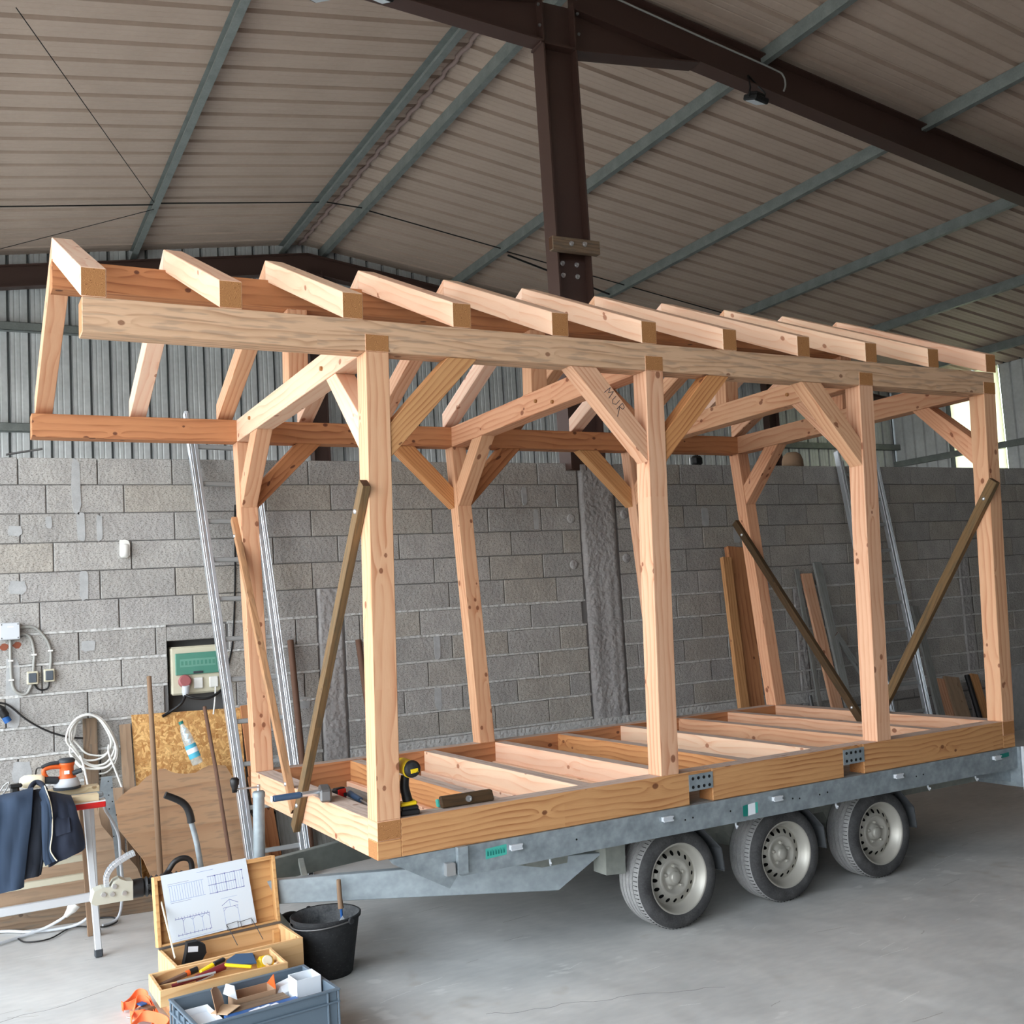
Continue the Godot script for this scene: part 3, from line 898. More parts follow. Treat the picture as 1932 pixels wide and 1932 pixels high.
	# filler smeared over some cross joints
	for q in [[-0.99, 2.58, 0.06, 0.38], [-0.96, 2.37, 0.055, 0.2], [-0.83, 2.37, 0.04, 0.19], [-0.95, 1.96, 0.055, 0.2], [-1.16, 2.47, 0.04, 0.08], [-1.40, 2.42, 0.09, 0.07], [-1.40, 2.02, 0.11, 0.09], [-0.95, 1.60, 0.09, 0.07], [1.72, 1.33, 0.055, 0.2], [1.70, 0.93, 0.06, 0.19], [-1.43, 1.1, 0.09, 0.5], [-1.4, 0.75, 0.12, 0.14], [5.25, 1.53, 0.05, 0.18], [2.62, 2.6, 0.05, 0.15], [2.72, 2.38, 0.05, 0.18], [0.55, 1.05, 0.12, 0.09], [4.92, 2.2, 0.07, 0.17], [4.55, 2.37, 0.08, 0.18]]:
		b = MB.new()
		var poly := PackedVector2Array()
		for i in 14:
			var a := TAU * i / 14.0
			var rr := 1.0 + 0.22 * nzp.get_noise_2d(cos(a) * 30.0 + q[0] * 90.0, sin(a) * 30.0)
			var sx := signf(cos(a)) * pow(absf(cos(a)), 0.5); var sy := signf(sin(a)) * pow(absf(sin(a)), 0.5)
			poly.append(Vector2(q[0] + q[2] * 0.5 * (1.0 + sx * rr), q[1] + q[3] * 0.5 * (1.0 + sy * rr)))
		b.extrude(poly, Transform3D(), WZ - 0.01, WZ + 0.0045)
		part(w, "filler_patch", b, M.smear)
	# knocked-out clay filling under the junction box
	for q in [[-1.435, 1.665, 0.028], [-1.355, 1.672, 0.026]]:
		b = MB.new()
		var hp := PackedVector2Array()
		for i in 10:
			var a := TAU * i / 10.0
			hp.append(Vector2(q[0] + cos(a) * q[2] * (1.0 + 0.25 * sin(i * 2.7)), q[1] + sin(a) * q[2] * 0.9))
		b.extrude(hp, Transform3D(), WZ - 0.01, WZ + 0.004)
		part(w, "clay_filling", b, M.clay)
	for q in [[3.10, 2.47], [3.10, 2.06], [3.67, 2.50], [3.66, 2.10]]:
		b = MB.new()
		b.lathe([Vector2(0.0, 0.012), Vector2(0.03, 0.012), Vector2(0.042, 0.006), Vector2(0.046, -0.01)], Transform3D(Basis(Vector3.RIGHT, PI / 2), Vector3(q[0], q[1], WZ)), 12, true)
		part(w, "plugged_hole", b, M.pilaster)

# ---------------------------------------------------------------- steel portal
func beam_h(b: MB, a: Vector3, e: Vector3, depth: float, fw: float) -> void:   # I-section; depth upward from the line a-e
	var P: Array
	for q in [[0.0, 0.014, fw], [depth - 0.014, depth, fw], [0.014, depth - 0.014, 0.012]]:
		P = []
		for k in 2:
			for j in 2:
				for i in 2:
					P.append((a if i == 0 else e) + Vector3(0, q[j], (k - 0.5) * q[2]))
		b.hexa(P, 0.0)
func build_portal() -> void:
	var s := setting("steel_portal_frame", "dark brown steel column and rafters with haunches standing on the block wall")
	var zc := -3.47
	var b := MB.new()
	for x in [[3.08, 3.096], [3.425, 3.441]]:
		b.bb(Vector3(x[0], 2.9, zc - 0.1), Vector3(x[1], 7.3, zc + 0.1), 0.0)
	b.bb(Vector3(3.09, 2.9, zc - 0.006), Vector3(3.43, 7.3, zc + 0.006), 0.0)
	part(s, "column", b, M.brown_steel)
	for sd in [-1, 1]:
		b = MB.new()
		var xs := RX + 0.24 if sd > 0 else RX - 0.12
		var xe: float = XR if sd > 0 else XL
		var yb := func(x): return 7.29 - 0.157 * absf(x - RX)
		beam_h(b, Vector3(xs, yb.call(xs), zc), Vector3(xe, yb.call(xe), zc), 0.40, 0.18)
		part(s, "rafter", b, M.brown_steel)
		b = MB.new()
		var hx: float = 4.89 if sd > 0 else 1.35
		var hy: float = yb.call(hx)
		var y0 := 6.855 if sd > 0 else 6.885
		b.extrude(pv([xs, y0, hx, hy, xs, yb.call(xs) + 0.02]), Transform3D(), zc - 0.006, zc + 0.006)
		var P := []
		for k in 2:
			for j in 2:
				for i in 2:
					P.append(Vector3([xs, hx][i], [y0, hy][i] + (j - 1) * 0.014, zc + (k - 0.5) * 0.18))
		b.hexa(P, 0.0)
		part(s, "haunch", b, M.brown_steel)
	b = MB.new()
	b.bb(Vector3(3.06, 6.84, zc - 0.1), Vector3(3.46, 6.86, zc + 0.1), 0.0)
	part(s, "stiffener", b, M.brown_steel)
	for q in [[3.05, 7.0], [3.05, 7.2], [3.05, 7.35], [3.47, 7.0], [3.47, 7.2], [3.47, 7.35]]:
		b = MB.new()
		b.lathe([Vector2(0.0, 0.012), Vector2(0.014, 0.012), Vector2(0.016, 0.0)], Transform3D(Basis(Vector3.RIGHT, PI / 2), Vector3(q[0], q[1], zc + 0.1)), 6)
		part(s, "bolt", b, M.steel)
	# timber packer clamped to the column, bolts below it
	b = MB.new()
	var e := MB.new()
	b.hexa([Vector3(2.99, 4.86, -3.36), Vector3(3.49, 4.86, -3.36), Vector3(2.99, 4.985, -3.36), Vector3(3.49, 4.985, -3.36), Vector3(2.99, 4.86, -3.29), Vector3(3.49, 4.86, -3.29), Vector3(2.99, 4.985, -3.29), Vector3(3.49, 4.985, -3.29)], 0.006, e, ro())
	part(s, "packer_block", b, M.old_wood, e, M.old_end)
	for q in [[3.18, 4.925, -3.285], [3.32, 4.935, -3.285], [3.18, 4.80, -3.46], [3.33, 4.80, -3.46], [3.18, 4.69, -3.46], [3.33, 4.69, -3.46]]:
		b = MB.new()
		b.lathe([Vector2(0.0, 0.026), Vector2(0.014, 0.026), Vector2(0.014, 0.006), Vector2(0.023, 0.006), Vector2(0.023, 0.0)], Transform3D(Basis(Vector3.RIGHT, PI / 2), Vector3(q[0], q[1], q[2])), 10)
		part(s, "bolt", b, M.zinc)
	b = MB.new()
	b.tube(smooth_path([Vector3(3.55, 7.52, -3.36), Vector3(4.14, 7.41, -3.36), Vector3(5.0, 7.26, -3.36), Vector3(5.83, 7.12, -3.36), Vector3(5.97, 7.07, -3.36), Vector3(5.99, 6.97, -3.36), Vector3(5.96, 6.90, -3.36)], 4), 0.010, 6)
	part(s, "conduit", b, M.grey_pipe)
	# floodlights under the rafters, switched off
	var spots := [[Vector3(0.98, 6.79, -3.33), -0.7, "black floodlight with pale glass face, leftmost under the roof"], [Vector3(1.47, 6.90, -3.33), 0.25, "black floodlight seen from below, left of the steel column"], [Vector3(5.57, 6.74, -3.36), 0.2, "small black floodlight under the right-hand brown rafter"]]
	for q in spots:
		var t := thing("floodlight", q[2], "floodlight", q[0], "floodlights under the rafter")
		var bs := Basis(Vector3.UP, q[1]) * Basis(Vector3.RIGHT, 0.35)
		b = MB.new()
		b.box(q[0], Vector3(0.22, 0.06, 0.17), 0.012, bs)
		b.box(q[0] + bs * Vector3(0, 0.045, 0), Vector3(0.15, 0.04, 0.11), 0.01, bs)
		part(t, "housing", b, M.black)
		b = MB.new()
		b.box(q[0] + bs * Vector3(0, -0.031, 0.0), Vector3(0.17, 0.006, 0.12), 0.001, bs)
		part(t, "glass", b, M.lightgrey)
		b = MB.new()
		var top: Vector3 = q[0] + Vector3(0, 0.30, -0.09)
		b.tube([q[0] + bs * Vector3(-0.12, 0, 0), q[0] + bs * Vector3(-0.12, 0.09, 0), top, q[0] + bs * Vector3(0.12, 0.09, 0), q[0] + bs * Vector3(0.12, 0, 0)], 0.01, 5)
		part(t, "bracket", b, M.black)

# ---------------------------------------------------------------- timber frame
func brace(t: Node3D, a: Vector3, b: Vector3, c: Vector3, d: Vector3, th: Vector3, m := "fir") -> MeshInstance3D:
	# a-b on the post (low, high), c-d on the beam (near, far); th is the thickness
	return timber(t, "knee_brace", [a, b, a + th, b + th], [d, c, d + th, c + th], m, m, 0.003)

func build_frame() -> void:
	var t := thing("timber_frame", "open timber building frame of pinkish softwood posts, braces and rafters on the trailer", "timber frame", L(2.1, -0.168, -1.1))
	var X := [0.0, 1.5486, 3.1056, 4.225]
	var p := 0.114
	var mats := ["fir", "fir_pale", "fir"]
	# sills and joists
	var sill := func(parts: Array, m: String):
		var b := MB.new()
		var e := MB.new()
		var tp := MB.new()
		for q in parts:
			var P := []
			for k in 2:
				for j in 2:
					for i in 2:
						if q[6] == 0: P.append(L([q[0], q[1]][i], [q[2], q[3]][j], [q[4], q[5]][k]))
						else: P.append(L([q[0], q[1]][j], [q[2], q[3]][k], [q[4], q[5]][i]))
			b.hexa(P, 0.003, e, ro(), tp)
		put(t, "sill", mesh_of(b, M[m], e, M.fir_end, tp, M.dusty))
	sill.call([[0.115, 1.724, -0.168, 0.0, -0.115, 0.0, 0], [0.0, 0.115, -0.168, -0.088, -0.115, 0.0, 0]], "fir_orange")
	sill.call([[1.877, 2.827, -0.168, 0.0, -0.115, 0.0, 0], [1.724, 1.877, -0.100, 0.0, -0.115, -0.004, 0]], "fir_orange")
	sill.call([[2.988, 4.22, -0.168, 0.0, -0.115, 0.0, 0], [2.827, 2.988, -0.100, 0.0, -0.115, -0.004, 0], [4.22, 4.335, -0.168, -0.088, -0.115, 0.0, 0]], "fir_orange")
	sill.call([[0.0, 0.115, -0.168, 0.0, -2.184, -0.115, 2], [0.0, 0.115, -0.087, 0.0, -0.115, 0.001, 2]], "fir")
	sill.call([[4.22, 4.335, -0.168, 0.0, -2.184, -0.115, 2], [4.22, 4.335, -0.087, 0.0, -0.115, 0.001, 2]], "fir")
	sill.call([[0.115, 4.22, -0.168, 0.0, -2.184, -2.069, 0]], "fir_red")
	var jm := ["fir_orange", "fir_pale", "fir_pale", "fir_orange", "fir_pale", "fir", "fir"]
	var jx := [0.61, 1.127, 1.66, 2.165, 2.705, 3.24, 3.72]
	for i in 7:
		tbox(t, "joist", jx[i], jx[i] + 0.08, -0.150, -0.004, -2.069, -0.115, 2, jm[i], "fir_end", "dusty")
		if i < 3: tbox(t, "joist_ledger", jx[i] - 0.035, jx[i], -0.166, -0.128, -2.05, -0.13, 2, "fir_pale")
	# punched plates over the notches
	for gx in [[1.722, 1.878], [2.825, 2.990]]:
		var b := MB.new()
		b.extrude(pv([gx[0], -0.100, gx[1], -0.098, gx[1], -0.014, gx[0], -0.016]), frame_xf(), 0.0, 0.004)
		var pl := part(t, "joint_plate", b, M.galv)
		for r in 2:
			for c in 4:
				b = MB.new()
				var cx: float = gx[0] + 0.024 + c * 0.036
				b.lathe([Vector2(0.0, 0.0012), Vector2(0.0085, 0.0012), Vector2(0.0085, -0.001)], Transform3D(Basis(EX, EZ, -EY), L(cx, -0.036 - r * 0.044, 0.0045)), 10)
				var h := part(pl, "screw_hole", b, M.hole)
				h.position = Vector3.ZERO
	# posts
	for i in 4:
		tbox(t, "post", X[i], X[i] + p, 0.0, 2.1, -p, 0.0, 1, ["fir", "fir", "fir", "fir"][i])
		var A := []
		var B := []
		for k in 2:
			for j in 2:
				A.append(L(X[i] + p * j, 0.0, zb(0) + p * k)); B.append(L(X[i] + p * j, 2.1, zb(2.1) + p * k))
		timber(t, "post", A, B, ["fir", "fir", "fir", "fir"][i])
	# plates, ridge and ties
	tbox(t, "eave_beam", -1.19, 4.335, 2.10, 2.243, -0.115, 0.0, 0, "fir_worn")
	tbox(t, "eave_beam", -1.22, 4.335, 2.10, 2.243, zb(2.1), zb(2.1) + 0.115, 0, "fir_red")
	tbox(t, "ridge_beam", -1.20, 4.33, 2.64, 2.79, -1.317, -1.203, 0, "fir_red")
	for i in 4:
		var tb := tbox(t, "tie_beam", X[i], X[i] + p, 2.10, 2.243, zb(2.1) + 0.115, -0.115, 2, ["fir_pale", "fir", "fir", "fir"][i])
		var b := MB.new()
		var e := MB.new()
		var P := []
		for k in 2:
			for j in 2:
				for i2 in 2:
					P.append(L(X[i] + p * j, [2.10, 2.178][k], [-0.12, 0.002][i2]))
		b.hexa(P, 0.002, e, ro())
		var tn := part(tb, "tie_tenon", b, M.fir, e, M.fir_end)
		tn.position = Vector3.ZERO
		tbox(t, "king_post", X[i], X[i] + p, 2.243, 2.64, -1.317, -1.203, 1, "fir")
	# oak pegs through the ties and sills
	for q in [[0.0, 2.165, -0.62], [0.0, 2.19, -2.05], [1.5486, 2.175, -1.15], [1.5486, 2.13, -0.95], [3.1056, 2.17, -0.60]]:
		var pb := MB.new()
		pb.lathe([Vector2(0, 0.012), Vector2(0.011, 0.012), Vector2(0.012, 0.0)], Transform3D(Basis(EY, -EX, EZ), L(q[0], q[1], q[2])), 10)
		part(t, "peg", pb, M.fir_end)
	# knee braces along the eaves
	var th := EZ * -0.095
	var zf := -0.008
	for q in [[0, 1, "fir_orange"], [1, -1, "fir"], [1, 1, "fir_orange"], [2, -1, "fir"]]:
		var x: float = X[q[0]] + (p if q[1] > 0 else 0.0)
		var s: float = q[1]
		brace(t, L(x, 1.62, zf), L(x, 1.775, zf), L(x + s * 0.30, 2.1, zf), L(x + s * 0.455, 2.1, zf), th, q[2])
	var zi := zb(2.1) + 0.108
	for q in [[0, 1], [1, -1], [1, 1], [2, -1]]:
		var x: float = X[q[0]] + (p if q[1] > 0 else 0.0)
		var s: float = q[1]
		brace(t, L(x, 1.65, zi + 0.03), L(x, 1.80, zi + 0.02), L(x + s * 0.29, 2.1, zi), L(x + s * 0.46, 2.1, zi), th, "fir_orange" if q[1] < 0 else "fir_red")
	# knee braces under the ties
	for i in 4:
		var tx := EX * 0.10
		var x: float = X[i] + 0.007
		brace(t, L(x, 1.66, -p), L(x, 1.83, -p), L(x, 2.1, -0.44), L(x, 2.1, -0.58), tx, "fir_pale" if i < 1 else "fir")
		brace(t, L(x, 1.66, zb(1.66) + p), L(x, 1.82, zb(1.82) + p), L(x, 2.1, -2.08), L(x, 2.1, -1.92), tx, "fir")
	# rafters in pairs
	var zr := -1.26
	for i in 11:
		var x := -1.195 + 0.5455 * i
		var m := "fir_pale"
		var A := []
		var B := []
		for k in 2:
			for j in 2:
				A.append(L(x + 0.098 * k, [2.243, 2.362][j], 0.0)); B.append(L(x + 0.098 * k, [2.80, 2.919][j], zr))
		timber(t, "rafter", A, B, m)
		A = []
		B = []
		for k in 2:
			for j in 2:
				A.append(L(x + 0.098 * k, [2.243, 2.362][j], zb(2.1))); B.append(L(x + 0.098 * k, [2.80, 2.919][j], zr))
		timber(t, "rafter", A, B, "fir" if i % 2 == 0 else "fir_pale")
	# temporary battens screwed across the end bays
	var bt := [[-0.021, 1.50, 0.01, -0.20, -1.17, 0.06, "batten"], [-0.017, 1.60, -2.44, -0.115, -1.195, 0.045, "batten_pale"], [4.205, 1.52, -2.44, -0.10, -1.12, 0.06, "batten_dark"], [4.205, 1.53, 0.055, -0.02, -0.99, 0.062, "batten"]]
	for q in bt:
		var b := MB.new()
		var e := MB.new()
		b.bar(L(q[0], q[1], q[2]), L(q[0], q[3], q[4]), 0.038, q[5], EY.cross(EX), 0.002, e, ro())
		var bm := part(t, "brace_batten", b, M[q[6]], e, M.old_end)
		for f in [0.07, 0.92]:
			b = MB.new()
			var at := L(q[0] - 0.019, lerpf(q[1], q[3], f), lerpf(q[2], q[4], f))
			b.lathe([Vector2(0.0, 0.008), Vector2(0.010, 0.007), Vector2(0.013, 0.0)], Transform3D(Basis(EY, -EX, EZ), at), 8, true)
			var sc := part(bm, "screw", b, M.zinc)
			sc.position = Vector3.ZERO
	# carpenter's pencil lettering on the brace left of the second post
	var strokes := [[[0.0, 0.0], [0.004, 0.03], [0.012, 0.012], [0.022, 0.03], [0.026, 0.0]], [[0.040, 0.028], [0.040, 0.008], [0.050, 0.0], [0.060, 0.008], [0.060, 0.028]], [[0.074, 0.0], [0.074, 0.03], [0.090, 0.026], [0.090, 0.016], [0.076, 0.013], [0.094, -0.016]]]
	var u := (EX * 0.30 - EY * 0.325).normalized()
	var vv := (EX * 0.325 + EY * 0.30).normalized()
	var b2 := MB.new()
	var o0 := L(1.29, 1.972, zf + 0.0006)
	for s in strokes:
		for i in s.size() - 1:
			var pa: Vector3 = o0 + u * s[i][0] * 1.5 + vv * s[i][1] * 1.6
			var pb: Vector3 = o0 + u * s[i + 1][0] * 1.5 + vv * s[i + 1][1] * 1.6
			b2.bar(pa, pb, 0.0008, 0.0032, (pb - pa).cross(EZ), 0.0)
	part(t, "pencil_lettering", b2, M.dark_plastic)

# ---------------------------------------------------------------- trailer
func make_wheel(t: Node3D, c: Vector3, s: float) -> void:
	# axle along EZ; s = +1 when the outer face looks to the camera side
	var ax := EZ.normalized() * s
	var bx := Transform3D(Basis(EX * s, ax, EX.cross(ax) * s), c)
	bx.basis = Basis(ax.cross(Vector3.UP).normalized(), ax, Vector3.UP).orthonormalized()
	var R := 0.259
	var b := MB.new()
	# tyre sidewalls
	var prof := [Vector2(0.178, 0.008), Vector2(0.186, 0.014), Vector2(0.205, 0.018), Vector2(0.228, 0.016), Vector2(0.244, 0.006), Vector2(0.253, -0.008)]
	b.lathe(prof, bx, 64, true)
	var back := []
	for q in prof: back.append(Vector2(q.x, -0.185 - q.y))
	back.reverse()
	b.lathe(back, bx, 64, true)
	var w := part(t, "wheel", b, M.rubber)
	w.name = "wheel"
	# tread with rounded shoulders and four grooves
	b = MB.new()
	var tp := [Vector2(0.253, -0.008), Vector2(R - 0.002, -0.02), Vector2(R, -0.032)]
	for g in 4:
		var y := -0.047 - g * 0.031
		tp.append_array([Vector2(R + 0.001, y + 0.003), Vector2(R - 0.006, y + 0.002), Vector2(R - 0.006, y - 0.003), Vector2(R + 0.001, y - 0.004)])
	tp.append_array([Vector2(R, -0.153), Vector2(R - 0.002, -0.165), Vector2(0.253, -0.177)])
	b.lathe(tp, bx, 64)
	var o := part(w, "tread", b, M.tread); o.position = Vector3.ZERO
	# cross sipes on the outer shoulder
	b = MB.new()
	for k in 72:
		var a := TAU * k / 72.0
		var d := bx.basis * Vector3(cos(a), 0, sin(a))
		var tg := bx.basis * Vector3(-sin(a), 0, cos(a))
		b.box(bx.origin + d * (R - 0.001) - bx.basis.y * 0.028, Vector3(0.004, 0.03, 0.0035), 0.0, Basis(d, bx.basis.y, tg))
	o = part(w, "tread_sipes", b, M.rubber); o.position = Vector3.ZERO
	# rim
	b = MB.new()
	b.lathe([Vector2(0.176, 0.012), Vector2(0.184, 0.010), Vector2(0.183, 0.003), Vector2(0.172, 0.0), Vector2(0.168, -0.014), Vector2(0.158, -0.022), Vector2(0.157, -0.048), Vector2(0.146, -0.056)], bx, 48, true)
	b.lathe([Vector2(0.184, 0.010), Vector2(0.176, 0.013), Vector2(0.170, 0.004)], bx, 48, true)
	b.lathe([Vector2(0.098, -0.030), Vector2(0.092, -0.024), Vector2(0.080, -0.030), Vector2(0.060, -0.042), Vector2(0.046, -0.044), Vector2(0.042, -0.032), Vector2(0.030, -0.030)], bx, 48, true)
	# ventilated ring: sixteen oval openings
	for k in 16:
		var a0 := TAU * k / 16.0
		var ring_pt := func(da: float, rr: float) -> Vector3:
			var y := lerpf(-0.030, -0.056, smoothstep(0.098, 0.146, rr))
			return bx * (Vector3(cos(a0 + da), 0, sin(a0 + da)) * rr + Vector3.UP * y)
		var half := TAU / 32.0
		for m in 16:
			var f0 := TAU * m / 16.0
			var f1 := TAU * (m + 1) / 16.0
			var q := []
			for f in [f0, f1]:
				var cx := cos(f); var sy := sin(f)
				var kk := 1.0 / maxf(absf(cx), absf(sy))
				q.append([ring_pt.call(cx * 0.085, 0.122 + sy * 0.0125), ring_pt.call(cx * kk * half, 0.122 + sy * kk * 0.024)])
			b.quad(q[0][0], q[0][1], q[1][1], q[1][0], bx * Vector3(0, -1, 0))
	o = part(w, "rim", b, M.rim); o.position = Vector3.ZERO
	b = MB.new()
	b.lathe([Vector2(0.0, -0.08), Vector2(0.15, -0.08), Vector2(0.156, -0.05)], bx, 32)
	o = part(w, "brake_drum", b, M.black_matt); o.position = Vector3.ZERO
	b = MB.new()
	b.lathe([Vector2(0.0, -0.014), Vector2(0.026, -0.014), Vector2(0.030, -0.018), Vector2(0.031, -0.034)], bx, 24, true)
	o = part(w, "hub_cap", b, M.rim); o.position = Vector3.ZERO
	for k in 5:
		var a := TAU * k / 5.0 + 0.3
		b = MB.new()
		b.lathe([Vector2(0.0, -0.022), Vector2(0.008, -0.022), Vector2(0.010, -0.027), Vector2(0.010, -0.05)], Transform3D(bx.basis, bx * Vector3(cos(a) * 0.058, 0, sin(a) * 0.058)), 6)
		o = part(w, "wheel_bolt", b, M.rim); o.position = Vector3.ZERO

func build_trailer() -> void:
	var t := thing("trailer", "galvanized flatbed trailer with three axles carrying the timber frame", "trailer", Vector3(2.3, 0.0, -1.2))
	var xf := frame_xf()
	var b := MB.new()
	# deck
	for k in 8:
		b = MB.new()
		b.extrude(pv([0.40, -0.190, 4.33, -0.190, 4.33, -0.170, 0.40, -0.170]), xf, -2.15 + k * 0.266, -2.15 + k * 0.266 + 0.262)
		part(t, "deck_board", b, M.grey_wood)
	# side rails: channel with turned edges
	for q in [[0.012, -0.03], [-2.196, -2.154]]:
		b = MB.new()
		b.extrude(pv([0.40, -0.300, 4.345, -0.300, 4.345, -0.1695, 0.40, -0.1695]), xf, q[0] - 0.006, q[0])
		b.extrude(pv([0.40, -0.300, 4.345, -0.300, 4.345, -0.294, 0.40, -0.294]), xf, q[1], q[0] - 0.006)
		b.extrude(pv([0.40, -0.1755, 4.345, -0.1755, 4.345, -0.1695, 0.40, -0.1695]), xf, q[1], q[0] - 0.006)
		part(t, "side_rail", b, M.galv)
	# front and rear members
	b = MB.new()
	b.extrude(pv([0.40, -0.30, 0.44, -0.30, 0.44, -0.1695, 0.40, -0.1695]), xf, -2.19, 0.0)
	part(t, "front_member", b, M.galv)
	b = MB.new()
	b.extrude(pv([4.33, -0.42, 4.36, -0.42, 4.36, -0.168, 4.33, -0.168]), xf, -2.19, 0.03)
	b.extrude(pv([3.94, -0.315, 4.33, -0.395, 4.33, -0.305, 3.94, -0.305]), xf, -0.05, -0.044)
	part(t, "rear_member", b, M.galv)
	b = MB.new()
	b.extrude(pv([4.35, -0.44, 4.40, -0.43, 4.385, -0.22, 4.36, -0.165, 4.345, -0.165]), xf, 0.03, 0.05)
	part(t, "rear_light_guard", b, M.lightgrey)
	# front corner bracket and gusset plate
	b = MB.new()
	b.extrude(pv([0.375, -0.285, 0.425, -0.285, 0.425, -0.165, 0.375, -0.165]), xf, 0.006, 0.034)
	part(t, "corner_bracket", b, M.galv)
	b = MB.new()
	b.extrude(pv([0.055, -0.172, 0.39, -0.169, 0.405, -0.272, 0.345, -0.348, 0.075, -0.196]), xf, -0.012, 0.0)
	var gp := part(t, "gusset_plate", b, M.galv)
	b = MB.new()
	b.extrude(pv([0.318, -0.285, 0.362, -0.285, 0.362, -0.235, 0.355, -0.228, 0.318, -0.228]), xf, 0.0, 0.030)
	var o := part(gp, "bolt_head", b, M.zinc); o.position = Vector3.ZERO
	# tie-down clips and rope hooks
	for x in [0.68, 1.56, 2.30, 3.24, 4.12]:
		b = MB.new()
		b.extrude(pv([x - 0.030, -0.222, x + 0.030, -0.222, x + 0.030, -0.200, x - 0.030, -0.200]), xf, 0.012, 0.030)
		b.extrude(pv([x - 0.030, -0.205, x + 0.030, -0.205, x + 0.030, -0.198, x - 0.030, -0.198]), xf, 0.030, 0.036)
		b.extrude(pv([x - 0.030, -0.224, x + 0.030, -0.224, x + 0.030, -0.217, x - 0.030, -0.217]), xf, 0.030, 0.036)
		part(t, "tie_down_clip", b, M.lightgrey)
	for x in [0.88, 2.03, 2.76, 3.52, 3.95]:
		b = MB.new()
		b.tube([L(x, -0.285, -0.01), L(x, -0.318, -0.008), L(x - 0.006, -0.330, 0.006), L(x - 0.012, -0.318, 0.016)], 0.006, 6)
		part(t, "rope_hook", b, M.lightgrey)
	for x in [1.02, 1.68, 1.73, 1.98, 2.42, 2.47, 2.62, 2.68, 3.40, 3.46]:
		b = MB.new()
		b.lathe([Vector2(0, 0.001), Vector2(0.005, 0.001), Vector2(0.005, 0)], Transform3D(Basis(EX, EZ, -EY), L(x, -0.232 + 0.004 * sin(x * 40.0), 0.012)), 8)
		part(t, "rivet_hole", b, M.hole)
	# stickers
	b = MB.new()
	b.extrude(pv([0.525, -0.245, 0.635, -0.240, 0.635, -0.192, 0.525, -0.198]), xf, 0.0122, 0.0128)
	o = part(t, "sticker", b, M.green_pale)
	b = MB.new()
	for i in 7:
		var x := 0.533 + i * 0.014
		b.extrude(pv([x, -0.232 + i * 0.0004, x + 0.009, -0.232 + i * 0.0004, x + 0.009, -0.204 + i * 0.0004, x + 0.005, -0.216, x, -0.204 + i * 0.0004]), xf, 0.0128, 0.0132)
	o = part(o, "sticker_print", b, M.green); o.position = Vector3.ZERO
	b = MB.new()
	b.extrude(pv([2.065, -0.275, 2.095, -0.279, 2.105, -0.215, 2.065, -0.220]), xf, 0.0122, 0.0128)
	o = part(t, "sticker", b, M.green)
	b = MB.new()
	b.extrude(pv([2.150, -0.270, 2.168, -0.268, 2.168, -0.212, 2.150, -0.213]), xf, 0.0122, 0.0128)
	var o2 := part(o, "sticker_edge", b, M.green_pale); o2.position = Vector3.ZERO
	b = MB.new()
	b.extrude(pv([2.100, -0.276, 2.150, -0.272, 2.150, -0.213, 2.100, -0.217]), xf, 0.0122, 0.0130)
	o = part(o, "sticker_label", b, M.paper); o.position = Vector3.ZERO
	b = MB.new()
	b.extrude(pv([4.165, -0.222, 4.25, -0.218, 4.25, -0.192, 4.165, -0.196]), xf, 0.0122, 0.0128)
	part(t, "sticker", b, M.green)
	# chassis beams and axles
	for q in [[-0.36, -0.30], [-1.90, -1.84]]:
		b = MB.new()
		b.extrude(pv([1.0, -0.42, 4.33, -0.42, 4.33, -0.19, 0.44, -0.19, 0.44, -0.28]), xf, q[0], q[1])
		part(t, "chassis_beam", b, M.galv_dull)
	for x in [0.9, 1.45, 2.07, 2.82, 3.55, 4.1]:
		b = MB.new()
		b.extrude(pv([x, -0.29, x + 0.05, -0.29, x + 0.05, -0.19, x, -0.19]), xf, -2.15, -0.03)
		part(t, "cross_member", b, M.galv_dull)
	for i in 3:
		b = MB.new()
		b.tube([Vector3(1.6404 + i * 0.7479, 0.27, -0.36), Vector3(1.61 + i * 0.7479, 0.27, -2.05)], 0.045, 10)
		part(t, "axle", b, M.galv_dull)
		b = MB.new()
		b.extrude(pv([1.70 + i * 0.748 - 0.20, -0.50, 1.70 + i * 0.748 + 0.12, -0.52, 1.70 + i * 0.748 + 0.10, -0.42, 1.70 + i * 0.748 - 0.25, -0.42]), xf, -0.42, -0.30)
		part(t, "suspension_arm", b, M.galv_dull)
	b = MB.new()
	b.extrude(pv([1.31, -0.49, 1.43, -0.50, 1.43, -0.30, 1.31, -0.30]), xf, -0.30, -0.18)
	part(t, "under_box", b, M.galv_dull)
	# mudguards
	for i in 3:
		var c := Vector3(1.6404 + i * 0.7479, 0.258, -0.1999 - i * 0.0107)
		b = MB.new()
		var pts := []
		for q in [[-0.10, 0.285], [0.06, 0.280], [0.14, 0.262], [0.285, 0.115], [0.302, -0.005], [0.295, -0.012]]:
			pts.append(Vector2(q[0], q[1]))
		for k in pts.size() - 1:
			var P := []
			for kk in 2:
				for j in 2:
					for ii in 2:
						var pp: Vector2 = pts[k + ii]
						var nn: Vector2 = (pts[k + 1] - pts[k]).orthogonal().normalized()
						var qv: Vector2 = pp + nn * (0.006 * j)
						P.append(c + EX * qv.x + EY * qv.y + EZ * (-0.20 + kk * 0.215))
			b.hexa(P, 0.0)
		# closed cheek at the rear of the arch
		b.extrude(pv([0.14, 0.262, 0.285, 0.115, 0.302, -0.005, 0.19, 0.02, 0.21, 0.10]), Transform3D(Basis(EX, EY, EZ), c), -0.205, -0.200)
		part(t, "mudguard", b, M.fender)
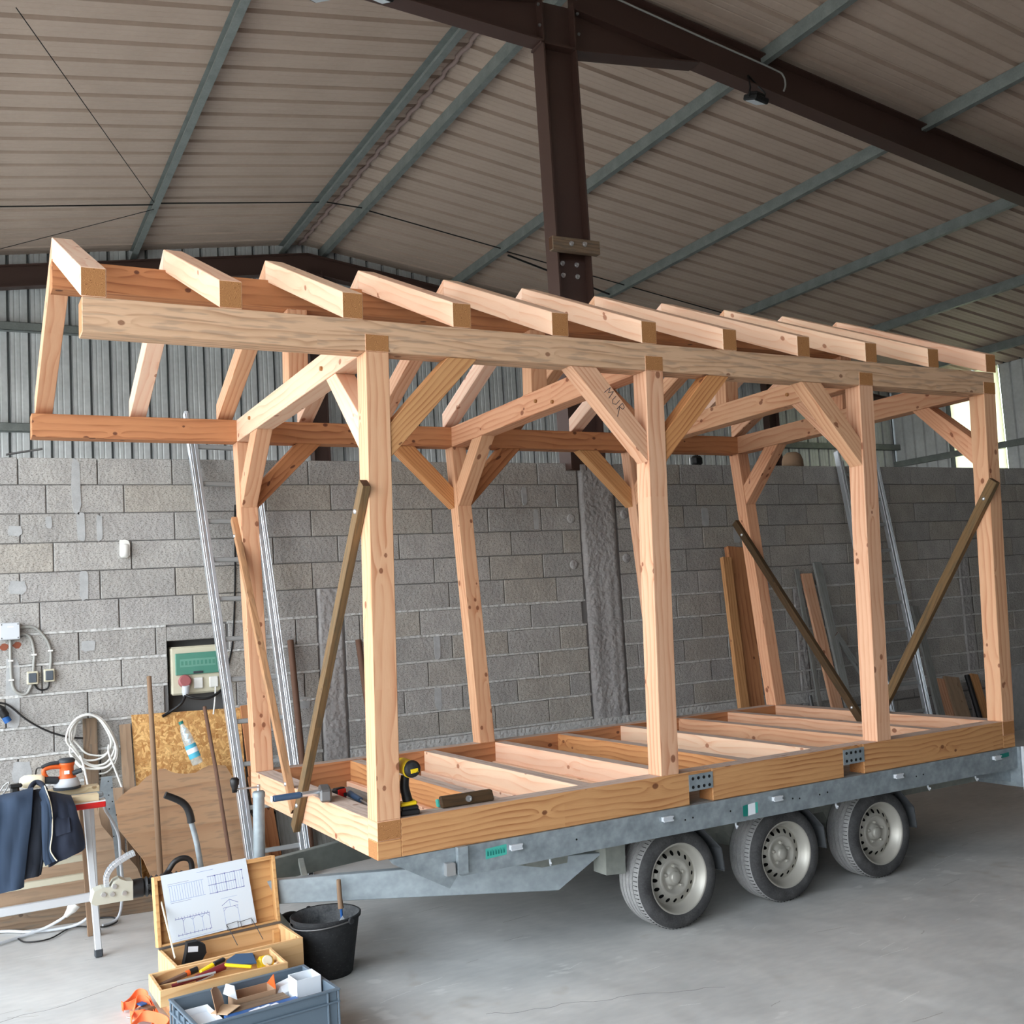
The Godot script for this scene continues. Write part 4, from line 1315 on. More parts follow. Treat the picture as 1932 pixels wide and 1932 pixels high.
	# wheels
	for i in 3:
		make_wheel(t, Vector3(1.6404 + i * 0.7479, 0.259, -0.1999 - i * 0.0107), 1.0)
		make_wheel(t, Vector3(1.6404 + i * 0.7479 - 0.032, 0.259, -2.19 - i * 0.0107), -1.0)
	# V drawbar
	var apex_x := -0.62
	for sd in [1, -1]:
		b = MB.new()
		var A := L(apex_x, -0.44, -1.09 + sd * 0.05)
		var E2 := L(1.28, -0.46, -1.09 + sd * 0.80)
		b.hexa([L(apex_x, -0.475, -1.09 + sd * 0.03), L(1.10, -0.555, -1.09 + sd * 0.72), L(apex_x, -0.375, -1.09 + sd * 0.03), L(1.33, -0.385, -1.09 + sd * 0.80), L(apex_x, -0.475, -1.09 + sd * 0.08), L(1.10, -0.555, -1.09 + sd * 0.78), L(apex_x, -0.375, -1.09 + sd * 0.08), L(1.33, -0.385, -1.09 + sd * 0.86)], 0.004)
		part(t, "drawbar_leg", b, M.galv if sd > 0 else M.galv_dull)
	b = MB.new()
	b.bar(L(-0.05, -0.41, -0.92), L(0.05, -0.41, -1.32), 0.03, 0.03)
	part(t, "drawbar_brace", b, M.galv_dull)
	# overrun coupling
	var cz := -1.09
	b = MB.new()
	b.extrude(pv([-1.055, -0.355, -1.045, -0.325, -1.01, -0.315, -0.97, -0.318, -0.955, -0.295, -0.93, -0.285, -0.90, -0.300, -0.87, -0.305, -0.87, -0.395, -0.93, -0.392, -1.04, -0.392, -1.06, -0.38]), xf, cz - 0.045, cz + 0.045)
	var cp := part(t, "coupling_head", b, M.coupling)
	for q in [[-1.005, -0.345], [-0.965, -0.350], [-0.91, -0.355], [-0.955, -0.315]]:
		b = MB.new()
		b.lathe([Vector2(0, 0.010), Vector2(0.011, 0.010), Vector2(0.012, 0.0)], Transform3D(Basis(EX, EZ, -EY), L(q[0], q[1], cz + 0.045)), 10)
		o = part(cp, "bolt", b, M.zinc); o.position = Vector3.ZERO
	b = MB.new()
	var hp := smooth_path([L(-0.985, -0.32, cz), L(-0.985, -0.27, cz), L(-0.955, -0.225, cz), L(-0.89, -0.19, cz), L(-0.855, -0.178, cz)], 4)
	for i in hp.size() - 1:
		b.bar(hp[i], hp[i + 1], 0.05, 0.022, EY, 0.002)
	o = part(cp, "coupling_lever", b, M.alu); o.position = Vector3.ZERO
	# bellows
	b = MB.new()
	var bp := [Vector2(0.0, 0.0), Vector2(0.045, 0.0), Vector2(0.046, 0.05)]
	for k in 8:
		bp.append_array([Vector2(0.038, 0.058 + k * 0.024), Vector2(0.050, 0.070 + k * 0.024)])
	bp.append(Vector2(0.040, 0.262))
	b.lathe(bp, Transform3D(Basis(EY, EX, -EZ), L(-0.87, -0.352, cz)), 18)
	part(t, "bellows", b, M.black)
	b = MB.new()
	b.extrude(pv([-0.62, -0.48, -0.28, -0.48, -0.28, -0.37, -0.50, -0.33, -0.62, -0.33]), xf, cz - 0.05, cz + 0.05)
	part(t, "overrun_housing", b, M.galv_dull)
	# hand brake lever, grip bent back
	b = MB.new()
	b.tube(smooth_path([L(-0.52, -0.38, cz - 0.04), L(-0.545, -0.20, cz - 0.04), L(-0.575, -0.07, cz - 0.04)], 4), 0.014, 8)
	var hl := part(t, "handbrake_lever", b, M.galv)
	b = MB.new()
	b.tube(smooth_path([L(-0.572, -0.08, cz - 0.04), L(-0.585, -0.02, cz - 0.04), L(-0.62, 0.03, cz - 0.04), L(-0.70, 0.075, cz - 0.04)], 4), 0.020, 10, true, 0.017)
	o = part(hl, "grip", b, M.black); o.position = Vector3.ZERO
	# breakaway cable loop
	b = MB.new()
	b.tube(smooth_path([L(-0.80, -0.345, cz + 0.06), L(-0.745, -0.325, cz + 0.05), L(-0.70, -0.30, cz), L(-0.665, -0.255, cz), L(-0.62, -0.243, cz), L(-0.585, -0.27, cz), L(-0.58, -0.36, cz)], 5), 0.014, 8)
	part(t, "cable_loop", b, M.black)
	# jockey wheel
	b = MB.new()
	b.tube([L(-0.237, 0.02, cz), L(-0.241, -0.50, cz)], 0.030, 18)
	b.lathe([Vector2(0.0, 0.014), Vector2(0.026, 0.012), Vector2(0.033, 0.004), Vector2(0.033, -0.02)], Transform3D(Basis(), L(-0.237, 0.025, cz)), 18, true)
	var jk := part(t, "jockey_tube", b, M.galv)
	b = MB.new()
	b.tube([L(-0.237, 0.04, cz), L(-0.237, 0.07, cz)], 0.009, 8)
	b.bar(L(-0.232, 0.058, cz), L(-0.365, 0.062, cz), 0.022, 0.007)
	o = part(jk, "crank", b, M.zinc); o.position = Vector3.ZERO
	b = MB.new()
	b.lathe([Vector2(0, -0.01), Vector2(0.014, -0.008), Vector2(0.016, 0.015), Vector2(0.022, 0.03), Vector2(0.024, 0.055), Vector2(0.016, 0.066), Vector2(0, 0.068)], Transform3D(Basis(), L(-0.36, 0.055, cz)), 12, true)
	o = part(jk, "crank_knob", b, M.black); o.position = Vector3.ZERO
	b = MB.new()
	b.bb(L(-0.29, -0.44, cz - 0.06), L(-0.19, -0.36, cz + 0.06), 0.004)
	b.bar(L(-0.24, -0.41, cz + 0.04), L(-0.24, -0.34, cz + 0.08), 0.012, 0.012)
	o = part(jk, "clamp", b, M.galv_dull); o.position = Vector3.ZERO
	b = MB.new()
	b.lathe([Vector2(0.0, -0.028), Vector2(0.085, -0.03), Vector2(0.102, -0.02), Vector2(0.105, 0.0), Vector2(0.102, 0.02), Vector2(0.085, 0.03), Vector2(0.0, 0.028)], Transform3D(Basis(Vector3.RIGHT, PI / 2), Vector3(-0.17, 0.106, -1.15)), 28, true)
	o = part(jk, "jockey_wheel", b, M.black_matt); o.position = Vector3.ZERO
	b = MB.new()
	b.bar(L(-0.24, -0.50, cz), Vector3(-0.17, 0.106, -1.11), 0.04, 0.012, EZ)
	b.bar(L(-0.24, -0.50, cz), Vector3(-0.17, 0.106, -1.19), 0.04, 0.012, EZ)
	o = part(jk, "wheel_fork", b, M.galv_dull); o.position = Vector3.ZERO

# ---------------------------------------------------------------- things round the trailer
func wv(a: Array, z: float) -> Array:              # points on a plane parallel to the wall
	var o := []
	for q in a: o.append(Vector3(q[0], q[1], z))
	return o
func ydisc(b: MB, c: Vector3, r: float, h: float, n: Vector3, segs := 16, bev := 0.2) -> void:
	var y := n.normalized()
	var x := y.cross(Vector3(0.31, 0.2, 0.93)).normalized()
	b.lathe([Vector2(0, h), Vector2(r * (1.0 - bev), h), Vector2(r, h - r * bev * 0.6), Vector2(r, 0), Vector2(0, 0)], Transform3D(Basis(x, y, x.cross(y)), c), segs)
func single(called: String, label: String, category: String, b: MB, m: Material, group := "") -> MeshInstance3D:
	var o := MeshInstance3D.new()
	o.mesh = mesh_of(b, m)
	o.name = numbered(called)
	add_child(o)
	o.set_meta("label", label); o.set_meta("category", category)
	if group != "": o.set_meta("group", group)
	return o
func plank_thing(called: String, label: String, category: String, a: Vector3, b_: Vector3, w: float, h: float, up: Vector3, m: String, m2 := "old_end", group := "") -> Node3D:
	var b := MB.new()
	var e := MB.new()
	b.bar(a, b_, w, h, up, 0.002, e, ro())
	var o := MeshInstance3D.new()
	o.mesh = mesh_of(b, M[m], e, M[m2])
	o.name = numbered(called)
	add_child(o)
	o.set_meta("label", label); o.set_meta("category", category)
	if group != "": o.set_meta("group", group)
	return o

func build_clutter() -> void:
	wall_fittings()
	ladders()
	leaning_boards()
	trestles()
	floor_things()
	toolbox_and_crate()
	things_on_frame()

func wall_fittings() -> void:
	var b := MB.new()
	var t := thing("junction_box", "light grey junction box with conduits on the block wall at the left edge", "junction box", Vector3(-1.40, 1.77, WZ))
	b.bb(Vector3(-1.462, 1.712, WZ), Vector3(-1.337, 1.826, WZ + 0.06), 0.008)
	part(t, "body", b, M.lightgrey)
	b = MB.new()
	b.bb(Vector3(-1.46, 1.714, WZ + 0.06), Vector3(-1.339, 1.824, WZ + 0.072), 0.004)
	part(t, "lid", b, M.lightgrey)
	for q in [[-1.45, 1.815], [-1.35, 1.815], [-1.45, 1.724], [-1.35, 1.724]]:
		b = MB.new()
		ydisc(b, Vector3(q[0], q[1], WZ + 0.071), 0.005, 0.002, Vector3.BACK, 8)
		part(t, "screw", b, M.steel)
	b = MB.new()
	b.bb(Vector3(-1.415, 1.795, WZ + 0.072), Vector3(-1.378, 1.803, WZ + 0.0728), 0.0)
	part(t, "label_strip", b, M.paper)
	for c in [[[-1.345, 1.79], [-1.265, 1.79], [-1.222, 1.764], [-1.172, 1.695], [-1.148, 1.618], [-1.147, 1.552], [-1.154, 1.487]], [[-1.345, 1.75], [-1.295, 1.74], [-1.266, 1.701], [-1.251, 1.616], [-1.254, 1.551], [-1.259, 1.482]], [[-1.397, 1.72], [-1.397, 1.581], [-1.393, 1.451], [-1.378, 1.376], [-1.34, 1.341], [-1.298, 1.346], [-1.268, 1.41]]]:
		b = MB.new()
		b.tube(smooth_path(wv(c, WZ + 0.018), 5), 0.0095, 8)
		part(t, "conduit", b, M.grey_pipe)
	for q in [[-1.148, 1.62], [-1.251, 1.60], [-1.396, 1.57], [-1.394, 1.44]]:
		b = MB.new()
		b.bb(Vector3(q[0] - 0.016, q[1] - 0.006, WZ), Vector3(q[0] + 0.016, q[1] + 0.006, WZ + 0.03), 0.002)
		part(t, "conduit_clip", b, M.white_plastic)
	var lab := ["square grey wall switch, the lower one joined by two conduits", "square grey wall switch, the higher one nearer the ladder"]
	var sw := [[-1.301, 1.402, -1.230, 1.488], [-1.195, 1.410, -1.126, 1.496]]
	for i in 2:
		var s := thing("wall_switch", lab[i], "switch", Vector3(sw[i][0], sw[i][1], WZ), "grey wall switches")
		b = MB.new()
		b.bb(Vector3(sw[i][0], sw[i][1], WZ), Vector3(sw[i][2], sw[i][3], WZ + 0.045), 0.005)
		part(s, "frame", b, M.cream)
		b = MB.new()
		b.bb(Vector3(sw[i][0] + 0.010, sw[i][1] + 0.011, WZ + 0.044), Vector3(sw[i][2] - 0.010, sw[i][3] - 0.011, WZ + 0.052), 0.004)
		part(s, "rocker", b, M.switch_grey)
	b = MB.new()
	b.tube(smooth_path(wv([[-1.255, 1.403], [-1.234, 1.368], [-1.204, 1.356], [-1.17, 1.367], [-1.159, 1.412]], WZ + 0.012), 5), 0.006, 7)
	single("link_cable", "short black cable looping between the two wall switches", "cable", b, M.black)
	# movement detector
	t = thing("motion_sensor", "small white motion sensor high on the block wall", "sensor", Vector3(-0.647, 2.24, WZ))
	b = MB.new()
	b.extrude(pv([-0.682, 2.262, -0.670, 2.246, -0.630, 2.246, -0.616, 2.262, -0.614, 2.34, -0.624, 2.366, -0.645, 2.373, -0.680, 2.371]), Transform3D(), WZ, WZ + 0.035)
	part(t, "body", b, M.white_plastic)
	b = MB.new()
	b.lathe([Vector2(0, -0.058), Vector2(0.028, -0.055), Vector2(0.031, 0.0), Vector2(0.030, 0.028), Vector2(0.02, 0.034), Vector2(0, 0.034)], Transform3D(Basis(), Vector3(-0.649, 2.308, WZ + 0.03)), 18, true)
	part(t, "lens", b, M.white_plastic)
	# distribution board in its niche
	t = thing("distribution_board", "cream electrical board with green window and sockets in a wall niche", "electrical panel", Vector3(-0.17, 1.235, WZ - 0.03))
	var zp := WZ - 0.005
	b = MB.new()
	b.bb(Vector3(-0.352, 1.235, WZ - 0.15), Vector3(0.006, 1.583, zp), 0.012)
	part(t, "housing", b, M.cream)
	b = MB.new()
	b.bb(Vector3(-0.322, 1.378, zp), Vector3(-0.012, 1.535, zp + 0.02), 0.004)
	var dr := part(t, "window_door", b, M.green_clear)
	b = MB.new()
	b.bb(Vector3(-0.290, 1.435, zp + 0.02), Vector3(-0.035, 1.492, zp + 0.0212), 0.0)
	var o := part(dr, "breaker_row", b, M.green_row); o.position = Vector3.ZERO
	for i in 9:
		b = MB.new()
		var x := -0.283 + i * 0.028
		b.bb(Vector3(x, 1.448, zp + 0.021), Vector3(x + 0.017, 1.478, zp + 0.0225), 0.0)
		o = part(dr, "breaker", b, M.green_clear); o.position = Vector3.ZERO
	b = MB.new()
	b.bb(Vector3(-0.20, 1.383, zp + 0.02), Vector3(-0.13, 1.40, zp + 0.026), 0.003)
	o = part(dr, "latch", b, M.dark_plastic); o.position = Vector3.ZERO
	b = MB.new()
	b.lathe([Vector2(0, 0.055), Vector2(0.036, 0.055), Vector2(0.046, 0.045), Vector2(0.046, 0.02), Vector2(0.036, 0.0)], Transform3D(Basis(Vector3.RIGHT, PI * 0.42), Vector3(-0.262, 1.325, zp)), 20)
	part(t, "power_socket", b, M.pink)
	b = MB.new()
	b.lathe([Vector2(0, -0.05), Vector2(0.018, -0.05), Vector2(0.026, -0.02), Vector2(0.026, 0.03), Vector2(0, 0.03)], Transform3D(Basis(Vector3.RIGHT, 0.25), Vector3(-0.262, 1.275, zp + 0.05)), 14)
	part(t, "power_plug", b, M.lightgrey)
	for x in [-0.195, -0.085]:
		b = MB.new()
		b.bb(Vector3(x, 1.272, zp), Vector3(x + 0.065, 1.352, zp + 0.018), 0.006)
		part(t, "socket_lid", b, M.white_plastic)
	b = MB.new()
	b.tube(smooth_path([Vector3(-0.262, 1.235, zp + 0.06), Vector3(-0.22, 1.215, zp + 0.08), Vector3(-0.13, 1.20, zp + 0.09), Vector3(-0.05, 1.225, zp + 0.08), Vector3(0.03, 1.29, zp + 0.05), Vector3(0.06, 1.35, zp + 0.03)], 5), 0.010, 8)
	single("supply_cable", "black cable curving out of the distribution board to the right", "cable", b, M.black)
	b = MB.new()
	b.tube(smooth_path([Vector3(-0.262, 1.24, zp + 0.05), Vector3(-0.30, 1.18, zp + 0.07), Vector3(-0.37, 1.13, zp + 0.05), Vector3(-0.43, 1.10, zp + 0.06)], 5), 0.011, 8)
	single("outlet_cable", "black cable running left out of the niche over the board top", "cable", b, M.black)
	b = MB.new()
	b.tube([Vector3(-0.045, 1.275, zp + 0.03), Vector3(-0.055, 1.20, zp + 0.05), Vector3(-0.075, 1.08, zp + 0.07)], 0.006, 7)
	single("socket_cable", "thin white cord hanging straight down from the right socket", "cable", b, M.white_plastic)
	b = MB.new()
	b.tube(smooth_path(wv([[0.150, 2.62], [0.145, 2.509], [0.128, 2.034], [0.098, 1.626], [0.067, 1.466], [0.03, 1.36]], WZ + 0.008), 5), 0.006, 6)
	single("drop_cable", "thin dark cable running down the wall behind the left ladder", "cable", b, M.black_matt)
	# white cable hung in a coil on a nail
	t = thing("cable_coil", "coil of white cable hanging on the wall over a grey plank", "cable coil", Vector3(-0.9, 0.78, WZ + 0.06))
	var base := [[-1.068, 1.001], [-1.049, 1.083], [-0.995, 1.147], [-0.915, 1.167], [-0.836, 1.126], [-0.776, 1.034], [-0.735, 0.925], [-0.748, 0.833], [-0.809, 0.768], [-0.898, 0.765], [-0.975, 0.804], [-1.044, 0.906]]
	var pts := []
	for l in 6:
		var f := 1.0 - 0.055 * ((l * 5) % 6)
		var sx := 0.010 * sin(l * 2.3)
		for i in 12:
			var ang := float(i) / 12.0
			pts.append(Vector3(-0.90 + (base[i][0] + 0.90) * f + sx, 1.155 + (base[i][1] - 1.155) * (f + 0.03 * sin(l * 1.7 + i)), WZ + 0.05 + 0.012 * l + 0.006 * sin(i * 1.3 + l)))
	b = MB.new()
	b.tube(smooth_path(pts, 4), 0.0068, 7)
	part(t, "loops", b, M.white_plastic)
	for c in [[[-0.80, 0.95, 0.12], [-0.802, 0.89, 0.13], [-0.769, 0.793, 0.13], [-0.719, 0.637, 0.14]], [[-0.985, 0.90, 0.12], [-0.965, 0.83, 0.13], [-0.939, 0.685, 0.13]]]:
		b = MB.new()
		var cp := []
		for q in c: cp.append(Vector3(q[0], q[1], WZ + q[2]))
		b.tube(smooth_path(cp, 4), 0.0075, 7)
		part(t, "cable_end", b, M.white_plastic)
	b = MB.new()
	b.tube([Vector3(-0.905, 1.172, WZ - 0.01), Vector3(-0.905, 1.180, WZ + 0.14)], 0.004, 6)
	part(t, "nail", b, M.steel)
	b = MB.new()
	b.tube(smooth_path(wv([[-1.50, 1.30], [-1.418, 1.277], [-1.303, 1.164], [-1.177, 1.077], [-1.049, 1.022], [-0.95, 1.003]], WZ + 0.03), 5), 0.0065, 7)
	single("black_cable", "black cable sagging along the wall from the left edge to the coil", "cable", b, M.black)
	t = thing("cable_connector", "dark blue and black cable connector hanging at the left edge", "plug", Vector3(-1.45, 1.2, WZ + 0.05))
	b = MB.new()
	b.lathe([Vector2(0, -0.05), Vector2(0.018, -0.05), Vector2(0.028, -0.03), Vector2(0.028, 0.02), Vector2(0.012, 0.05), Vector2(0, 0.05)], Transform3D(Basis(Vector3.BACK, 0.5), Vector3(-1.452, 1.235, WZ + 0.05)), 14)
	part(t, "grip", b, M.black)
	b = MB.new()
	b.lathe([Vector2(0, -0.03), Vector2(0.024, -0.03), Vector2(0.024, 0.012), Vector2(0, 0.012)], Transform3D(Basis(Vector3.BACK, 0.5), Vector3(-1.432, 1.192, WZ + 0.05)), 14)
	part(t, "collar", b, M.blue)
	b = MB.new()
	b.tube([Vector3(-1.40, 3.0, WZ - 0.1), Vector3(-1.165, 3.045, WZ - 0.1)], 0.008, 6)
	single("steel_rod", "thin steel rod lying on top of the wall at the far left", "rod", b, M.steel)
	b = MB.new()
	b.lathe([Vector2(0, 0.16), Vector2(0.05, 0.155), Vector2(0.09, 0.125), Vector2(0.107, 0.07), Vector2(0.11, 0.0), Vector2(0, 0.0)], Transform3D(Basis(), Vector3(5.845, 2.962, WZ - 0.1)), 20, true)
	single("round_stone", "rounded brown stone standing on top of the block wall", "stone", b, M.cork)
	var hc := Vector3(4.80, 3.055, -3.80)
	t = thing("chain_hoist", "small dark chain hoist hanging just beyond the wall top", "hoist", hc)
	b = MB.new()
	b.box(hc, Vector3(0.12, 0.10, 0.08), 0.025)
	part(t, "body", b, M.black)
	for x in [-0.085, -0.03, 0.08]:
		b = MB.new()
		b.tube([hc + Vector3(x, 0.03, 0), hc + Vector3(x, -0.9, 0)], 0.005, 6)
		part(t, "chain", b, M.zinc)
	b = MB.new()
	b.bar(hc + Vector3(0, 0.055, -0.02), hc + Vector3(0, 0.055, 0.02), 0.02, 0.012)
	b.bar(hc + Vector3(0.0, 0.055, 0.0), hc + Vector3(0.0, -0.40, 0.115), 0.02, 0.02, Vector3.BACK)
	part(t, "wall_bracket", b, M.black)

func ladders() -> void:
	var defs := [[Vector3(-0.192, 3.305, -3.45), Vector3(0.276, 3.29, -3.45), Vector3(-0.005, 0.0, -2.7), Vector3(0.385, 0.0, -2.7), "aluminium extension ladder leaning on the wall at the left post", 11], [Vector3(6.34, 3.106, -3.45), Vector3(6.86, 3.112, -3.45), Vector3(6.258, 0.0, -2.9), Vector3(6.766, 0.0, -2.9), "aluminium extension ladder leaning on the wall behind the third front post", 11]]
	for d in defs:
		var t := thing("ladder", d[4], "ladder", (d[2] + d[3]) * 0.5, "aluminium ladders against the wall")
		var nrm: Vector3 = (d[1] - d[0]).cross(d[2] - d[0]).normalized()
		if nrm.z < 0: nrm = -nrm
		for s in 2:
			var a: Vector3 = d[s]; var e: Vector3 = d[2 + s]
			var b := MB.new()
			# outer channel with grooved face and the inner sliding section beside it
			b.bar(a, e, 0.036, 0.060, nrm, 0.004)
			var sd: Vector3 = (d[1] - d[0]).normalized() * (1 if s == 0 else -1)
			b.bar(a.lerp(e, 0.03) + sd * 0.034 + nrm * 0.004, e + sd * 0.034 + nrm * 0.004, 0.026, 0.050, nrm, 0.003)
			b.bar(a + nrm * 0.031 - sd * 0.015, e + nrm * 0.031 - sd * 0.015, 0.005, 0.006, nrm, 0.001)
			b.bar(a + nrm * 0.031, e + nrm * 0.031, 0.010, 0.006, nrm, 0.001)
			part(t, "stile", b, M.alu)
			b = MB.new()
			b.bar(e + (a - e).normalized() * 0.05, e - (a - e).normalized() * 0.0, 0.032, 0.07, nrm, 0.004)
			part(t, "rubber_foot", b, M.black)
			b = MB.new()
			b.bar(a - (e - a).normalized() * 0.012, a + (e - a).normalized() * 0.02, 0.03, 0.066, nrm, 0.006)
			part(t, "end_cap", b, M.lightgrey)
		for r in d[5]:
			var f: float = (r + 0.9) / (d[5] + 0.6)
			var b := MB.new()
			b.bar(d[0].lerp(d[2], f), d[1].lerp(d[3], f), 0.032, 0.030, nrm, 0.005)
			part(t, "rung", b, M.alu_dull)

func leaning_boards() -> void:
	var up := Vector3(0, 0.15, 1).normalized()
	plank_thing("grey_plank", "weathered grey plank behind the white cable coil", "plank", Vector3(-0.909, 1.136, WZ + 0.018), Vector3(-0.912, 0.0, WZ + 0.11), 0.092, 0.022, up, "old_wood")
	var b := MB.new()
	# OSB panel, leaning
	var lean := Transform3D(Basis(Vector3.RIGHT, -0.19), Vector3(0, 0.0, -3.245))
	b.extrude(pv([-0.62, 0.0, 0.13, 0.0, 0.125, 1.125, -0.635, 1.148]), lean, 0.0, 0.012)
	single("osb_panel", "golden strand board panel leaning on the wall under the electrical board", "board", b, M.osb)
	plank_thing("pale_plank", "pale plank standing left of the strand board", "plank", Vector3(-0.682, 1.07, -3.44), Vector3(-0.672, 0.0, -3.20), 0.075, 0.022, up, "ply_dust")
	plank_thing("dust_board", "wide pale dusty board leaning between cable coil and old plywood", "board", Vector3(-0.805, 0.66, -3.30), Vector3(-0.83, 0.0, -3.02), 0.16, 0.02, up, "ply_dust")
	plank_thing("dark_board", "dark narrow board upright beside the left ladder foot", "board", Vector3(0.155, 1.12, -3.44), Vector3(0.20, 0.0, -3.20), 0.06, 0.025, up, "fir_red")
	plank_thing("dark_plank", "dark red-brown board behind the trailer jack", "board", Vector3(0.20, 0.62, -3.30), Vector3(0.22, 0.0, -3.02), 0.14, 0.03, up, "fir_red")
	plank_thing("grey_sheet", "smooth grey sheet standing behind the ladder foot under the frame", "sheet", Vector3(0.52, 0.62, -3.40), Vector3(0.54, 0.0, -3.15), 0.42, 0.008, up, "grey_wood")
	# old plywood with a broken top edge
	b = MB.new()
	var e2 := noise(61, 2.5, 3)
	var poly := PackedVector2Array()
	var top := [[-0.872, 0.60], [-0.84, 0.628], [-0.761, 0.700], [-0.70, 0.735], [-0.655, 0.752], [-0.60, 0.800], [-0.547, 0.825], [-0.51, 0.845], [-0.475, 0.842], [-0.44, 0.815], [-0.404, 0.800], [-0.34, 0.785], [-0.277, 0.785], [-0.23, 0.81], [-0.183, 0.828], [-0.12, 0.822], [-0.07, 0.812], [-0.03, 0.72], [0.0, 0.62], [0.06, 0.44], [0.12, 0.30]]
	poly.append(Vector2(0.17, 0.0)); 
	for i in range(top.size() - 1, -1, -1): poly.append(Vector2(top[i][0], top[i][1] + 0.008 * e2.get_noise_1d(i * 31.0)))
	poly.append(Vector2(-0.66, 0.26)); poly.append(Vector2(-0.58, 0.0))
	var lean2 := Transform3D(Basis(Vector3.RIGHT, -0.42), Vector3(0, 0.0, -2.77))
	b.extrude(poly, lean2, 0.0, 0.014)
	single("plywood_sheet", "large worn plywood sheet with broken edges leaning behind the coupling", "plywood", b, M.ply_worn)
	b = MB.new()
	b.extrude(pv([-1.56, 0.02, -0.64, 0.0, -0.70, 0.20, -0.90, 0.50, -0.93, 0.66, -1.56, 0.56]), Transform3D(Basis(Vector3.RIGHT, -0.30), Vector3(0, 0.0, -2.82)), 0.0, 0.016)
	single("brown_board", "brown wooden panel low behind the trestles", "board", b, M.ply_dust)
	plank_thing("floor_beam", "dark old beam lying on the floor along the wall behind the coupling", "beam", Vector3(-1.56, 0.06, -2.66), Vector3(-0.30, 0.06, -2.48), 0.06, 0.12, Vector3.UP, "old_wood")
	# poles
	b = MB.new()
	b.tube([Vector3(-0.548, 1.40, -3.18), Vector3(-0.60, 0.0, -2.56)], 0.016, 12, true, 0.020)
	single("wooden_pole", "long pale wooden pole leaning upright before the plywood", "pole", b, M.cork)
	b = MB.new()
	b.tube([Vector3(-0.186, 1.16, -3.16), Vector3(-0.16, 0.75, -2.98), Vector3(-0.135, 0.0, -2.62)], 0.013, 10)
	single("metal_pole", "thin brownish metal tube leaning between the bottle and the ladder", "pole", b, M.rust)
	var ip := [[Vector3(0.523, 1.575, -3.44), Vector3(0.52, 0.0, -3.10), "rusty iron bar leaning just right of the left ladder"], [Vector3(1.063, 1.54, -3.44), Vector3(1.10, 0.0, -3.10), "rusty iron bar leaning behind the front left post"]]
	for q in ip:
		b = MB.new()
		b.tube([q[0], q[1]], 0.024, 10)
		single("iron_bar", q[2], "bar", b, M.rust, "rusty iron bars against the wall")
	# water bottle on the edge of the plywood
	var ax := Vector3(-0.10, 0.30, -0.05).normalized()
	var x := ax.cross(Vector3.BACK).normalized()
	var bx := Transform3D(Basis(x, ax, x.cross(ax)), Vector3(-0.262, 0.782, -3.055))
	var t := thing("water_bottle", "clear plastic water bottle with green cap propped on the plywood edge", "bottle", bx.origin)
	b = MB.new()
	b.lathe([Vector2(0, 0.0), Vector2(0.032, 0.002), Vector2(0.038, 0.012), Vector2(0.037, 0.16), Vector2(0.036, 0.20), Vector2(0.026, 0.255), Vector2(0.014, 0.285), Vector2(0.013, 0.30)], bx, 20, true)
	part(t, "body", b, M.clear)
	b = MB.new()
	b.lathe([Vector2(0.0385, 0.05), Vector2(0.0388, 0.051), Vector2(0.0388, 0.145), Vector2(0.0385, 0.146)], bx, 20)
	part(t, "label_band", b, mat(Color(0.30, 0.68, 0.78), 0.5))
	b = MB.new()
	b.lathe([Vector2(0.0392, 0.085), Vector2(0.0393, 0.086), Vector2(0.0393, 0.118), Vector2(0.0392, 0.119)], bx, 20)
	part(t, "label_print", b, M.paper)
	b = MB.new()
	b.lathe([Vector2(0.015, 0.297), Vector2(0.016, 0.298), Vector2(0.016, 0.318), Vector2(0, 0.319)], bx, 16)
	part(t, "cap", b, M.green)
	b = MB.new()
	var pz := []
	for i in 9: pz.append(bx * Vector3(0.012 * sin(i * 2.1), 0.16 + i * 0.014, 0.012 * cos(i * 1.7)))
	b.tube(pz, 0.012, 6, true, 0.006)
	part(t, "crumpled_label", b, M.paper)
	# perforated strap hung near the coil
	t = thing("perforated_bracket", "galvanized perforated angle plate standing by the planks", "bracket", Vector3(-0.9, 0.0, -2.7))
	b = MB.new()
	b.extrude(pv([-0.945, 0.70, -0.905, 0.66, -0.872, 0.50, -0.84, 0.0, -0.80, 0.0, -0.835, 0.50, -0.858, 0.71, -0.862, 0.83, -0.925, 0.83]), Transform3D(Basis(Vector3.RIGHT, -0.10), Vector3(0, 0.0, -2.58)), 0.0, 0.002)
	part(t, "plate", b, M.galv)
	for i in 9:
		b = MB.new()
		var hy := 0.80 - 0.042 * i
		ydisc(b, Transform3D(Basis(Vector3.RIGHT, -0.10), Vector3(0, 0.0, -2.58)) * Vector3(-0.885 + 0.02 * (i % 2) + (0.02 if i > 4 else 0.0), hy, 0.002), 0.004, 0.0006, Vector3.BACK, 8, 0.0)
		part(t, "hole", b, M.hole)
	# stock leaning on the wall at the right
	plank_thing("wide_beam", "thick orange beam with notched top leaning beside the far right post", "beam", Vector3(4.86, 2.155, -3.40), Vector3(4.62, 0.0, -2.98), 0.21, 0.06, up, "fir_red", "fir_end")
	plank_thing("edge_beam", "yellowish beam edge standing left of the thick orange beam", "beam", Vector3(4.69, 2.06, -3.34), Vector3(4.46, 0.0, -2.93), 0.10, 0.05, up, "fir_orange", "fir_end")
	plank_thing("red_plank", "reddish plank leaning between the far right post and the third front post", "plank", Vector3(5.77, 1.87, -3.44), Vector3(5.73, 0.0, -3.02), 0.135, 0.03, up, "fir", "fir_end")
	plank_thing("grey_rail", "grey weathered rail leaning right of the reddish plank", "plank", Vector3(5.915, 1.978, -3.43), Vector3(5.87, 0.0, -3.02), 0.10, 0.03, up, "grey_wood")
